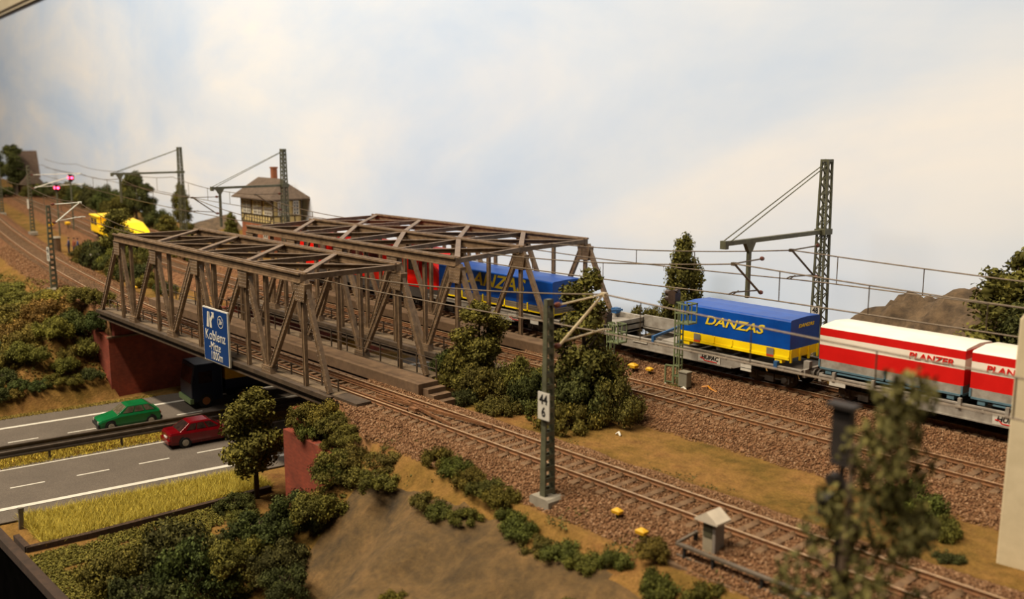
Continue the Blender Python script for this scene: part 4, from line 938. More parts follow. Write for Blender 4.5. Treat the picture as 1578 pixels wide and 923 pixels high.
# ------------------------------------------------------------------ trackside equipment
def cage_signal(x, y, h, label, hx_=-.55, head=True):
    t = thing('signal_tower', label, 'signal', (x, y, -.78)); b = MB()
    for sx in (-.16, .16):
        for sy in (-.12, .12): b.bar((sx, sy, 0), (sx, sy, h), .055, .055)
    n = int(h / .5)
    for i in range(n + 1):
        z = .15 + i * (h - .15) / n
        for s_ in (-.12, .12): b.box(-.16, .16, s_ - .02, s_ + .02, z - .03, z + .03)
        for s_ in (-.16, .16): b.box(s_ - .02, s_ + .02, -.12, .12, z - .03, z + .03)
    b.build('lattice_post', PALEG, t)
    b = MB(); z0, z1 = h - .95, h
    b.box(.16, .85, -.35, .35, z0 - .05, z0 + .03)
    for sx in (.2, .5, .82):
        for sy in (-.33, .33): b.bar((sx, sy, z0), (sx, sy, z1), .05, .05)
    for z in (z1, z0 + .5):
        b.box(.16, .85, -.36, -.31, z - .03, z + .03); b.box(.16, .85, .31, .36, z - .03, z + .03); b.box(.80, .85, -.36, .36, z - .03, z + .03)
    b.build('service_cage', PALEG, t)
    DK = mat('dark_bronze', srgb(84, 66, 54), srgb(56, 44, 38), .5, 6)
    b = MB(); b.prism([(-.55, h - .1), (-.15, h - .1), (-.12, h + .45), (-.3, h + .62), (-.6, h + .5)], 'y', -.22, .22)
    for dz in (.1, .4): b.tube([(-.5, 0, h + dz), (-.85, 0, h + dz + .02)], [.13, .15], 12)
    b.tube([(-.2, -.1, h + .5), (-.2, .1, h + .66)], .12, 8); b.build('signal_head', DK, t)
    return t
t = cage_signal(-30.75, 38.65, 4.45, 'pale green lattice signal with cage in front of the blue and yellow container')
cage_signal(-35.3, 38.6, 2.75, 'pale green lattice signal with cage rising beside the dark leafy tree')
t = thing('relay_cabinet', 'small grey relay cabinet at the foot of the green signal', 'cabinet', (-30.2, 38.55, -.78)); b = MB(); b.box(-.26, .26, -.2, .2, .25, 1.0); b.box(-.29, .29, -.23, .23, .96, 1.04); b.build('body', mat('cabinet_grey', srgb(150, 144, 126), None, .6), t, bevel=.02)
b = MB(); b.box(-.22, -.16, -.1, .1, 0, .3); b.box(.16, .22, -.1, .1, 0, .3); b.build('foot', GREYD, t)
b = MB(); b.bar((-31.5, 38.6, -.7), (-31.5, 38.6, .35), .07, .07); b.bar((-31.1, 38.7, -.7), (-31.1, 38.7, .35), .07, .07); b.bar((-31.5, 38.6, .35), (-31.1, 38.7, .35), .07, .07); b.bar((-31.5, 38.6, -.5), (-31.1, 38.7, -.5), .05, .05)
tag(b.build('equipment_stand', PALEG), 'small pale green upright frame left of the relay cabinet', 'frame')
YC = mat('yellow_cap', srgb(250, 196, 30), srgb(238, 178, 20), .6)
def cap(x, y, s, label, z=None):
    z = float(terrain(x, y)[0]) if z is None else z
    t = thing('trackside_marker', label, 'marker', (x, y, z)); b = MB(); b.loft([[(-.22 * s, -.15 * s, .28 * s), (.22 * s, -.15 * s, .28 * s), (.22 * s, .15 * s, .28 * s), (-.22 * s, .15 * s, .28 * s)], [(-.25 * s, -.17 * s, .42 * s), (.25 * s, -.17 * s, .42 * s), (.25 * s, .17 * s, .42 * s), (-.25 * s, .17 * s, .42 * s)], [(-.1 * s, -.08 * s, .52 * s), (.1 * s, -.08 * s, .52 * s), (.1 * s, .08 * s, .52 * s), (-.1 * s, .08 * s, .52 * s)]]); b.build('cap', YC, t)
    b = MB(); b.tube([(0, 0, -.05), (.02, 0, .3 * s)], .05, 6); b.build('stem', mat('dark_stem', srgb(60, 58, 34), None, .8), t)
cap(-33.9, 38.85, 1.0, 'larger of the two yellow-capped markers below the empty wagon'); cap(-32.9, 39.0, .75, 'smaller of the two yellow-capped markers below the empty wagon')
cap(-20.75, 23.15, .7, 'yellow-capped marker in the grass right of the foreground mast'); cap(-19.35, 22.75, .75, 'yellow-capped marker beside the bush next to the white-roofed hut')
cap(-134.5, 40.5, 1.8, 'yellow-capped marker far left beside the distant mast'); cap(-129.5, 41.0, 1.6, 'yellow-capped marker far left behind the curving track')
cap(-78.5, 29.6, .9, 'yellow-capped marker seen through the left end of the front bridge')
cap(-33.2, 33.6, .8, 'yellow-capped marker by the near rail of the middle track, beside the dark tree'); 
t = thing('cable_coil', 'orange-yellow looped cable lying by the rail below the wagon label', 'cable', (-28.9, 38.9, -.5)); b = MB(); b.tube([(-.5, 0, .05), (-.2, .1, .12), (.1, -.1, .08), (.45, -.05, -.05), (.3, .1, .0)], .05, 6); b.build('loop', mat('orange_cable', srgb(226, 150, 40), None, .5), t)
for i, (x_, y_, l, s) in enumerate([(-29.6, 37.7, 'white curled scrap on the ballast between the middle track and the relay cabinet', .22), (-27.45, 30.6, 'white scrap on the sandy strip right of the dark tree', .16), (-31.35, 38.4, 'white scrap at the foot of the pale green frame', .16)]):
    z = float(terrain(x_, y_)[0]); b = MB(); b.tube([(x_ - s, y_, z + .04), (x_ - s * .3, y_ + .08, z + .12), (x_ + s * .6, y_, z + .06), (x_ + s, y_ - .06, z + .03)], [.03, .06, .06, .03], 6); tag(b.build('paper_scrap', WHITE, smooth=True), l, 'scrap')

# walkway, railing and hut at the lower right
RG = mat('grey_rail_paint', srgb(116, 104, 88), srgb(92, 80, 66), .6)
t = thing('footpath', 'grey concrete footpath with kerb at the lower right foreground', 'path', (0, 0, 0))
b = MB(); b.bar((-18.1, 23.1, -.72), (-9.5, 23.1, -.72), .7, .12); b.build('paving', mat('path_grey', srgb(150, 136, 114), srgb(124, 110, 92), .9, 3), t)
b = MB(); b.bar((-18.2, 22.4, -.86), (-9.5, 22.4, -.86), .2, .34); b.build('kerb_beam', CONC, t)
t = thing('handrail', 'grey handrail along the footpath in front of the white-roofed hut', 'railing', (0, 0, 0))
b = MB(); b.bar((-17.9, 22.7, -.2), (-9.5, 22.7, -.2), .16, .07); b.bar((-17.9, 22.7, -.55), (-9.5, 22.7, -.55), .05, .05); b.bar((-17.9, 22.7, -.18), (-17.75, 23.5, .0), .1, .07); b.build('top_rail', RG, t)
for x_ in (-17.6, -16.55, -14.85, -13.1, -11.4): b = MB(); b.box(x_ - .04, x_ + .04, 22.66, 22.74, -1.0, -.2); b.build('post', BLACK, t)
b = MB(); b.box(-17.82, -17.72, 23.4, 23.5, -.9, .02); b.build('post', BLACK, t)
t = thing('equipment_hut', 'small grey hut with white pitched roof on the footpath beside the nearest track', 'hut', (-17.05, 23.3, -.70))
b = MB(); b.box(-.22, .16, -.18, .22, .0, 1.30); b.build('body', mat('hut_grey', srgb(176, 164, 140), srgb(160, 148, 124), .7), t, bevel=.02)
b = MB(); b.box(-.18, .12, -.2, -.17, .85, 1.25); b.build('window', mat('hut_dark', srgb(96, 92, 70), None, .5), t)
b = MB(); b.box(.17, .26, -.2, .25, .0, 1.36); b.build('door_frame', mat('hut_frame', srgb(150, 140, 130), None, .6), t)
b = MB(); b.prism([(-.42, 1.40), (0, 1.68), (.42, 1.40), (.42, 1.34), (-.42, 1.34)], 'y', -.34, .34); b.build('roof', mat('hut_roof', srgb(236, 222, 200), None, .6), t)
b = MB(); b.box(-.3, .5, -.35, .35, -.08, .03); b.build('base_slab', mat('pale_concrete', srgb(168, 160, 144)), t)

# dark blurred light signal in the right foreground
t = thing('light_signal', 'dark light signal on a post in the right foreground beside the blurred tree', 'signal', (-9.0, 16.2, -2.6))
DK = mat('dark_signal', srgb(58, 50, 46), srgb(40, 34, 30), .6, 4)
b = MB(); b.tube([(0, 0, 0), (0, 0, 9.6)], .055, 8); b.build('post', DK, t)
b = MB(); b.prism([(-.22, 8.85), (.16, 8.85), (.16, 9.85), (-.22, 9.85)], 'y', -.08, .08); b.box(-.3, .25, -.18, .1, 9.85, 9.92); b.build('signal_board', DK, t)
b = MB(); b.box(-.2, .28, -.12, .12, 8.75, 8.82); b.tube([(.0, 0, 8.55), (.15, 0, 8.2)], .04, 6)
b.wheel((-.14, -.05, 8.45), .12, .2, 'y', 14); b.build('bracket', DK, t)
b = MB(); b.tube([(-.22, -.05, 7.75), (-.22, -.05, 8.05)], .2, 14); b.tube([(-.22, -.05, 8.05), (-.22, -.05, 8.1)], .24, 14); b.bar((-.22, 0, 7.9), (0, 0, 7.9), .05, .05); b.build('lamp_head', DK, t)

# red signals at far left
REDL = mat('red_signal_light', (1.0, .03, .08, 1), (1.0, .03, .08, 1), .4, 1, 0, 0, 14.0)
for x, y, h, l in ((-126, 38.9, 5.9, 'red-lit light signal, lower and left of the two far-left red signals'), (-127, 40.9, 7.0, 'red-lit light signal, taller and right of the two far-left red signals')):
    t = thing('light_signal', l, 'signal', (x, y, -.75)); b = MB(); b.tube([(0, 0, 0), (0, 0, h)], .1, 8); b.build('post', MAST, t)
    b = MB(); b.box(-.3, .5, -.12, .12, h - .6, h + .3); hd = b.build('signal_board', BLACK, t)
    for dx in (-.08, .3): b = MB(); b.wheel((dx, -.17, h - .1), .15, .1, 'y', 14); b.build('lamp', REDL, hd)
    b = MB(); b.box(.5, .56, -.3, .3, h - .4, h + .2); hd2 = b.build('signal_shade', BLACK, t); b = MB(); b.wheel((.62, 0, h - .1), .15, .1, 'x', 14); b.build('lamp', REDL, hd2)
# grey boxes
for x, y, h, l in ((-94.0, 31.9, 1.3, 'small pale cylinder cabinet at the bushes left of the front bridge'), (-109.5, 33.4, 1.5, 'small pale cabinet between the tracks behind the mast with board 44 8')):
    t = thing('track_cabinet', l, 'cabinet', (x, y, -.75)); b = MB(); b.tube([(0, 0, 0), (0, 0, h)], .42, 10); b.build('body', CONC, t); b = MB(); b.tube([(0, 0, h), (0, 0, h + .14)], [.5, .4], 10); b.build('lid', mat('pale_concrete', srgb(168, 160, 144)), t)

# yellow track maintenance machine, half hidden by trees
t = thing('maintenance_vehicle', 'yellow track maintenance vehicle half hidden behind the trees at left', 'vehicle', (-107.3, 39.3, -.05), -.135)
YM = mat('machine_yellow', srgb(254, 216, 10, 1), srgb(246, 200, 8, 1), .45)
b = MB(); b.box(-8.3, -4.4, -1.3, 1.3, .7, 2.5); b.box(-8.5, -4.2, -1.4, 1.4, 2.45, 2.62); b.build('cab', YM, t, bevel=.08)
for x_ in (-7.9, -6.3): b = MB(); b.box(x_, x_ + 1.2, -1.34, -1.28, 1.6, 2.3); b.build('window', GLASS, t)
b = MB(); b.box(-4.4, 8.3, -1.3, 1.3, .7, 1.5); b.prism([(.5, 1.5), (8.2, 1.5), (7.4, 2.0), (5.2, 2.6), (1.2, 2.75)], 'y', -1.2, 1.2); b.build('engine_body', YM, t, bevel=.06)
b = MB(); b.bar((4.0, -.6, 2.3), (1.0, -.6, 2.95), .3, .3); b.bar((1.0, -.6, 2.95), (-1.6, -.6, 2.2), .26, .26); b.build('boom', YM, t)
b = MB(); b.box(-8, 8, -1.1, 1.1, .45, .7); b.build('frame', BLACK, t)
for x_ in (-7, -5.2, 5.2, 7):
    for s_ in (-.75, .75): b = MB(); b.wheel((x_, s_, .48), .43, .14, 'y', 16); b.build('wheel', BLACK, t)

# three small figures by the curving track
def person(x, y, rz, shirt, trousers, label, arm=0.3):
    z = float(terrain(x, y)[0])
    t = thing('person', label, 'person', (x, y, z), rz)
    J = {'pel': (0, 0, .93, .13), 'sp': (0, 0, 1.15, .14), 'ch': (0, 0, 1.36, .16), 'nk': (0, 0, 1.5, .06), 'hd': (0, .01, 1.62, .095), 'hd2': (0, .01, 1.72, .085),
         'hl': (.1, 0, .88, .095), 'kl': (.11, .03, .5, .065), 'al': (.11, 0, .09, .045), 'fl': (.12, .16, .05, .04), 'hr': (-.1, 0, .88, .095), 'kr': (-.11, .06, .5, .065), 'ar': (-.11, 0, .09, .045), 'fr': (-.12, .16, .05, .04),
         'shl': (.19, 0, 1.42, .06), 'el': (.25, arm * .2, 1.14, .045), 'wl': (.22, arm, .96, .032), 'pl': (.21, arm + .08, .92, .035), 'shr': (-.19, 0, 1.42, .06), 'er': (-.25, .02, 1.14, .045), 'wr': (-.23, .08, .9, .032), 'pr': (-.23, .11, .82, .035)}
    E_ = [('pel', 'sp'), ('sp', 'ch'), ('ch', 'nk'), ('nk', 'hd'), ('hd', 'hd2'), ('pel', 'hl'), ('hl', 'kl'), ('kl', 'al'), ('al', 'fl'), ('pel', 'hr'), ('hr', 'kr'), ('kr', 'ar'), ('ar', 'fr'), ('ch', 'shl'), ('shl', 'el'), ('el', 'wl'), ('wl', 'pl'), ('ch', 'shr'), ('shr', 'er'), ('er', 'wr'), ('wr', 'pr')]
    for side, p in (('l', (.21, arm + .08, .92)), ('r', (-.23, .11, .82))):
        for k in range(4): J[f'f{side}{k}'] = (p[0] + (k - 1.5) * .018, p[1] + .02, p[2] - .085 + .008 * abs(k - 1.5), .009); E_.append((f'p{side}', f'f{side}{k}'))
        J[f't{side}'] = (p[0] * .86, p[1] + .04, p[2] - .03, .01); E_.append((f'p{side}', f't{side}'))
    K = list(J); me = bpy.data.meshes.new('body'); me.from_pydata([J[k][:3] for k in K], [(K.index(a), K.index(c)) for a, c in E_], [])
    o = bpy.data.objects.new('body', me); COL.objects.link(o); o.parent = t
    o.modifiers.new('skin', 'SKIN'); sv = me.skin_vertices
    if not sv: 
        bm_ = __import__('bmesh').new(); bm_.from_mesh(me); bm_.verts.layers.skin.verify(); bm_.to_mesh(me); bm_.free()
    for i, k in enumerate(K): me.skin_vertices[0].data[i].radius = (J[k][3],) * 2; me.skin_vertices[0].data[i].use_root = (k == 'pel')
    s_ = o.modifiers.new('sub', 'SUBSURF'); s_.levels = 1; s_.render_levels = 2
    nt = NT('figure_paint'); tc = nt.node('ShaderNodeTexCoord'); sp = nt.node('ShaderNodeSeparateXYZ'); nt.link(tc.outputs['Object'], sp.inputs[0]); mr = nt.node('ShaderNodeMath'); mr.operation = 'DIVIDE'; nt.link(sp.outputs[2], mr.inputs[0]); mr.inputs[1].default_value = 1.9
    r = nt.ramp(mr.outputs[0], [(0, srgb(40, 32, 28)), (.06, trousers), (.5, shirt), (.79, srgb(206, 150, 120))]); r.color_ramp.interpolation = 'CONSTANT'; nt.link(r.outputs[0], nt.b.inputs['Base Color']); me.materials.append(nt.m)
    b = MB(); b.tube([(0, 0, 1.70), (0, -.01, 1.78), (0, -.01, 1.82)], [.1, .1, .04], 10); b.build('hair', BARK, t, smooth=True)
    b = MB(); b.tube([(0, .1, 1.64), (0, .125, 1.62)], .015, 6); b.build('nose', mat('skin_tone', srgb(206, 150, 120)), t)
person(-107.2, 33.9, 2.6, srgb(70, 76, 120), srgb(50, 54, 84), 'leftmost of the three small people standing by the curving track, in blue clothes')
person(-106.5, 34.2, 3.4, srgb(150, 84, 60), srgb(52, 54, 80), 'middle one of the three small people by the curving track, in a reddish brown top', .1)
person(-105.7, 34.3, 2.9, srgb(60, 74, 124), srgb(70, 50, 44), 'rightmost of the three small people by the curving track, in a blue top', .2)

# ------------------------------------------------------------------ foliage
def leaves(centers, radii, n, size, rng, out=1.0, squash=.8, core=True):
    """small folded leaf blades on overlapping clumps"""
    centers = np.array(centers); radii = np.array(radii); w = radii ** 2; w = w / w.sum()
    k = rng.choice(len(centers), n, p=w); d = rng.normal(size=(n, 3)); d /= np.linalg.norm(d, axis=1)[:, None]
    rr = radii[k] * (rng.uniform(.6, 1.0, n) + .35 * rng.random(n) ** 4); c = centers[k] + d * rr[:, None] * np.array([1, 1, squash])
    nr = d * out + rng.normal(size=(n, 3)) * .55; nr /= np.linalg.norm(nr, axis=1)[:, None]
    u = np.cross(nr, rng.normal(size=(n, 3))); u /= np.linalg.norm(u, axis=1)[:, None] + 1e-9; v = np.cross(nr, u)
    s = size * rng.uniform(.6, 1.3, n)[:, None]
    P_ = np.stack([c - u * s, c - v * s * .6 + nr * s * .25, c + u * s, c + v * s * .6 + nr * s * .25], 1)
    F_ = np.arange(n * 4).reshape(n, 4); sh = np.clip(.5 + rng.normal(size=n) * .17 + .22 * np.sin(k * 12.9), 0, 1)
    return P_.reshape(-1, 3), F_, np.repeat(sh, 4)
ICO_V = None
def blobs(centers, radii, scale, squash=.8):
    import bmesh
    bm = bmesh.new(); bmesh.ops.create_icosphere(bm, subdivisions=1, radius=1); v = np.array([q.co[:] for q in bm.verts]); f = np.array([[q.index for q in p.verts] for p in bm.faces]); bm.free()
    V_, F_ = [], []
    for i, (c, r) in enumerate(zip(centers, radii)):
        V_.append(v * (1 + .18 * np.sin(v[:, [1, 2, 0]] * 7 + i)) * r * scale * np.array([1, 1, squash]) + np.array(c)); F_.append(f + i * len(v))
    return np.concatenate(V_), np.concatenate(F_)
def crown_mesh(name, centers, radii, n, size, seed, squash=.8, core=.6, out=.8):
    rng = np.random.default_rng(seed); lv, lf, sh = leaves(centers, radii, n, size, rng, out, squash)
    tri = np.concatenate([lf[:, [0, 1, 2]], lf[:, [0, 2, 3]]])
    if core:
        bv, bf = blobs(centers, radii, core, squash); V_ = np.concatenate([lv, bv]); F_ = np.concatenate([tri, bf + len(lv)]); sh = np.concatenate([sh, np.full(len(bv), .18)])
    else: V_, F_ = lv, tri
    return raw_mesh(name, V_, F_, LEAF, {'shade': ('POINT', sh)})
def bush_clumps(rng, n, flat=1.0):
    C_, R_ = [], []
    for i in range(n):
        a = rng.uniform(0, 2 * PI); r = math.sqrt(rng.uniform(0, 1)) * .72; h = (1 - r * r) * rng.uniform(.35, .95) * flat
        C_.append((r * math.cos(a) * 1.12, r * math.sin(a) * 1.12, max(.12, h * .85))); R_.append(rng.uniform(.11, .27))
    return C_, R_
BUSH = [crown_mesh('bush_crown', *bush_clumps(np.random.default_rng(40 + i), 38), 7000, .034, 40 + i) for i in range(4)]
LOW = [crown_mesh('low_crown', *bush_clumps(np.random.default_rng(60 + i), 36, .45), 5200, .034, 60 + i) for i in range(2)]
def tree_clumps(rng, n, prof):
    C_, R_ = [], []
    for i in range(n):
        z = rng.uniform(prof[0][0], prof[-1][0]); w = np.interp(z, [p[0] for p in prof], [p[1] for p in prof]); a = rng.uniform(0, 2 * PI); r = w * math.sqrt(rng.uniform(.05, 1)) * .8
        C_.append((r * math.cos(a), r * math.sin(a), z)); R_.append(rng.uniform(.05, .105) * (0.6 + w * 1.9))
    return C_, R_
def lean_clumps():
    rng = np.random.default_rng(97); C_, R_ = [], []
    for i in range(85):
        z = .99 - .85 * rng.random() ** 1.1; w = np.interp(z, [.1, .35, .5, .65, .8, .95], [.32, .29, .22, .14, .12, .05]); a = rng.uniform(0, 2 * PI); q = w * rng.uniform(.2, 1) ** .6
        l = max(0, z - .5) * .22; C_.append((q * math.cos(a) + .666 * l, q * math.sin(a) + .746 * l, z)); R_.append(rng.uniform(.028, .06))
    return C_, R_
PR_COL = [(.10, .10), (.2, .21), (.45, .24), (.7, .17), (.88, .10), (.97, .03)]
PR_RND = [(.22, .08), (.35, .24), (.55, .34), (.78, .28), (.95, .08)]
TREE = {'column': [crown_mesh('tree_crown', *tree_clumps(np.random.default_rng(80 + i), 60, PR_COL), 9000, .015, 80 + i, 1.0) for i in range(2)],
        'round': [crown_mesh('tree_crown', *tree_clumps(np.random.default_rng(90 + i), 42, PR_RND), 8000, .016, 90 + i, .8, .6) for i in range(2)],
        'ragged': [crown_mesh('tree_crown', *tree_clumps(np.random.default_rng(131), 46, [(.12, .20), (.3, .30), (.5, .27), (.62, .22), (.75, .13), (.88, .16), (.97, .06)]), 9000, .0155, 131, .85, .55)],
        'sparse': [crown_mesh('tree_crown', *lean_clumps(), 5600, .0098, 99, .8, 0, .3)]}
def trunk_mesh(seed, h=.9, r=.028, nb=9, spread=.2):
    rng = np.random.default_rng(seed); b = MB(); b.tube([(0, 0, -.06), (.01, .0, .3 * h), (-.01, .01, .65 * h), (0, 0, h)], [r, r * .8, r * .5, r * .15], 7)
    for i in range(nb):
        z = rng.uniform(.18, .8) * h; a = rng.uniform(0, 2 * PI); L = spread * rng.uniform(.6, 1.1) * (1.15 - z / h)
        b.tube([(0, 0, z), (math.cos(a) * L * .5, math.sin(a) * L * .5, z + L * .35), (math.cos(a) * L, math.sin(a) * L, z + L * .9)], [r * .4, r * .25, r * .1], 5)
    return b.mesh('trunk', BARK, True)
TRUNK = trunk_mesh(3); STEMS = trunk_mesh(5, .62, .035, 8, .5)
DG = (.080, .088, .028, 1); OL = (.165, .148, .034, 1); YG = (.235, .195, .038, 1); MG = (.145, .148, .036, 1); BR = (.215, .145, .040, 1); OG = (.140, .132, .032, 1)
def gz(x, y): return float(terrain(x, y)[0])
_bi = [0]
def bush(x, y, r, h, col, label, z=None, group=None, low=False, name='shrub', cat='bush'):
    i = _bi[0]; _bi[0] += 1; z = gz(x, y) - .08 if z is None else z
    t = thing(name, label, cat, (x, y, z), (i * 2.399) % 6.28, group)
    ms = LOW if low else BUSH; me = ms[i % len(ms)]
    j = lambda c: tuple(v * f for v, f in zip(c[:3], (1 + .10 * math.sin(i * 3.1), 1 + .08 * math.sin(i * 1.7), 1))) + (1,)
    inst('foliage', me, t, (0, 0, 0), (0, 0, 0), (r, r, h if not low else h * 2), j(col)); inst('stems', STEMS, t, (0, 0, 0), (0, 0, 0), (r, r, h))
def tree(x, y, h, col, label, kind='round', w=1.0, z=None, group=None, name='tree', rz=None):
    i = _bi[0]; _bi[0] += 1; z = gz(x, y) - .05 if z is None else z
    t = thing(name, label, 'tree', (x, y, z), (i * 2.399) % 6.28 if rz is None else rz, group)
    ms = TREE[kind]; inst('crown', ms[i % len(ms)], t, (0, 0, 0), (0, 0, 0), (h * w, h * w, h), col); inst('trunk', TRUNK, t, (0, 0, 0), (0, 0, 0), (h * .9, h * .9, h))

# between the nearest and middle tracks, right of the bridges
tree(-37.2, 31.0, 4.7, OL, 'light olive bushy tree at the right end of the front bridge, leftmost of its thicket', 'round', 1.05)
bush(-39.3, 31.2, 1.5, 2.3, DG, 'dark green shrub at the foot of the front bridge end, left in the thicket')
bush(-37.4, 30.3, 1.7, 2.6, OL, 'olive shrub below the light olive tree in the thicket')
bush(-35.6, 30.3, 1.6, 2.3, OG, 'mid green shrub in the middle of the thicket behind the nearest track')
bush(-34.4, 31.6, 1.6, 2.7, OL, 'olive shrub behind the foreground mast in the thicket')
bush(-33.2, 30.6, 1.3, 2.3, DG, 'dark shrub directly behind the foreground mast')
bush(-36.0, 28.9, 1.1, .9, DG, 'low dark shrub along the nearest track at the front of the thicket', low=True)
bush(-33.6, 29.2, 1.2, .9, OG, 'low olive-green shrub in front of the thicket, left of the foreground mast', low=True)
tree(-31.2, 32.3, 6.6, OG, 'tall dark leafy tree right of the foreground mast', 'ragged', 1.0)
bush(-30.2, 31.8, 1.9, 3.2, DG, 'dense dark shrub at the foot of the tall dark leafy tree')
bush(-28.6, 31.9, 1.35, 2.5, OG, 'round dark green shrub at the right end of the thicket')
bush(-29.6, 29.7, 1.5, 1.25, OL, 'low bright olive shrub at the front right of the thicket', low=True)
bush(-31.2, 30.2, 1.3, 1.4, OG, 'mid green shrub between the foreground mast and the tall dark tree')
# right abutment and slope
bush(-40.6, 23.2, 1.25, 1.5, OL, 'olive shrub on top of the right brick abutment, leftmost', z=-1.7)
bush(-38.8, 23.4, 1.3, 1.5, YG, 'yellowish shrub on the right brick abutment against the bridge end', z=-1.5)
bush(-37.4, 22.9, 1.2, 1.2, OG, 'green shrub above the brick wing wall, nearest the track', z=-1.4)
bush(-34.7, 21.2, 1.3, 1.7, OG, 'green shrub at the top of the slope right of the brick wing wall', z=-2.4)
bush(-34.3, 20.0, 1.4, 1.8, OL, 'olive shrub halfway down the slope in front of the brick wing wall', z=-4.0)
bush(-34.2, 21.0, 1.5, 1.6, OL, 'yellow-green shrub beside the top of the rock outcrop', z=-2.4)
bush(-33.4, 19.6, 1.4, 1.6, OG, 'green shrub against the left flank of the rock outcrop', z=-3.4)
bush(-35.8, 18.0, 1.6, 1.8, DG, 'dark shrub low on the slope left of the rock outcrop', z=-4.8)
bush(-33.2, 17.4, 1.4, 1.7, DG, 'dark shrub hugging the lower left edge of the rock outcrop', z=-5.0)
tree(-44.3, 22.2, 5.9, OL, 'leafy tree beside the brick abutment, half covering the dark red car', 'round', 1.05, z=-6.3)
bush(-43.5, 20.6, 1.1, 1.2, DG, 'dark shrub at the foot of the leafy tree by the motorway')
bush(-41.9, 20.2, 1.0, .8, OG, 'low shrub below the brick wing wall')
bush(-34.2, 21.7, 1.1, 1.7, OG, 'green shrub beside the track plateau right of the wing wall', z=-2.2)
bush(-34.4, 19.0, 1.5, 1.9, DG, 'dark shrub in the middle of the slope left of the rock outcrop', z=-4.0)
bush(-35.0, 16.9, 1.6, 2.0, OG, 'green shrub on the lower slope between brick wall and rock outcrop', z=-5.3)
bush(-31.4, 20.9, 1.1, 1.1, OL, 'olive shrub on the upper left shoulder of the rock outcrop', z=-1.9)
bush(-32.4, 22.1, 1.2, .9, OG, 'low green shrub on the plateau above the slope shrubs', z=-1.4)
bush(-39.6, 22.9, 1.1, 1.2, OG, 'green shrub in the middle of the row on top of the brick wing wall', z=-2.2)
bush(-37.6, 22.9, .9, .9, OL, 'bright shrub over the right half of the brick wing wall', z=-2.2)
bush(-31.2, 16.6, 1.2, 1.6, DG, 'dark shrub pressed against the lower flank of the rock outcrop', z=-5.0)
bush(-38.6, 15.9, 2.3, 2.9, DG, 'large dark green shrub in the lower left foreground, left half', z=-6.4)
bush(-36.0, 15.2, 2.1, 2.9, DG, 'large dark green shrub in the lower left foreground, right half', z=-6.4)
bush(-39.3, 13.4, 1.8, 2.2, OG, 'dark shrub cut by the lower edge at left, in front of the large dark shrub', z=-6.4)
bush(-35.6, 12.9, 1.8, 2.5, DG, 'dark shrub at the lower edge below the rock outcrop', z=-6.4)
# plateau edge
EDG = 'low olive shrub in the row along the edge above the rock outcrop'
for i, (x, y, r, h, c) in enumerate([(-29.6, 22.6, .8, .7, OL), (-28.4, 22.5, .85, .6, OG), (-27.3, 22.2, .8, .65, OL), (-26.2, 22.1, .8, .6, OG), (-25.2, 22.0, .75, .65, OL), (-24.3, 21.7, .7, .5, OG), (-28.2, 20.9, .7, .45, MG), (-27.2, 20.9, .75, .5, MG), (-25.9, 20.9, .7, .45, MG), (-23.4, 21.2, .75, .5, MG), (-22.4, 21.1, .75, .5, MG), (-21.3, 21.2, .8, .5, MG), (-20.3, 21.3, .8, .5, MG), (-19.4, 21.7, .7, .55, MG)]):
    bush(x, y, r, h, c, EDG, None, 'low shrubs above the rock outcrop', True)
bush(-18.6, 22.3, .72, .95, OL, 'round olive shrub left of the handrail and white-roofed hut')
bush(-17.5, 21.5, .9, .7, OG, 'green shrub below the handrail, lower right', low=True); bush(-15.9, 21.7, .9, .8, OG, 'green shrub under the handrail posts at the lower edge', low=True)
bush(-25.0, 17.2, .55, .4, YG, 'small bright shrub growing on the face of the rock outcrop', low=True)
bush(-19.0, 19.4, .8, .5, MG, 'green shrub on the right shoulder of the rock outcrop', low=True)
bush(-14.7, 31.2, 1.25, 1.7, MG, 'bright green shrub between the tracks behind the blurred tree'); bush(-13.5, 30.6, .8, .8, MG, 'small green shrub right of the bright green shrub near the pillar', low=True)
bush(-12.4, 29.0, .55, .35, DG, 'small dark tuft near the foot of the pillar', low=True); bush(-30.6, 38.1, .7, .3, MG, 'low green tuft at the foot of the relay cabinet', low=True)
# backdrop trees at right
tree(-36.9, 46.6, 6.9, OG, 'tall leafy tree standing alone before the backdrop behind the blue container', 'column', .82)
bush(-39.6, 46.5, 1.5, 2.7, OG, 'green shrub behind the empty wagon, before the backdrop'); bush(-37.9, 46.9, 1.3, 2.9, OG, 'green shrub behind the end of the blue container')
tree(-17.4, 45.4, 7.4, OG, 'dark conifer on the rocky hill at the right edge', 'column', 1.25, z=-.4); tree(-16.0, 44.9, 6.6, DG, 'second conifer right of the first at the right edge', 'column', 1.2, z=-.4)
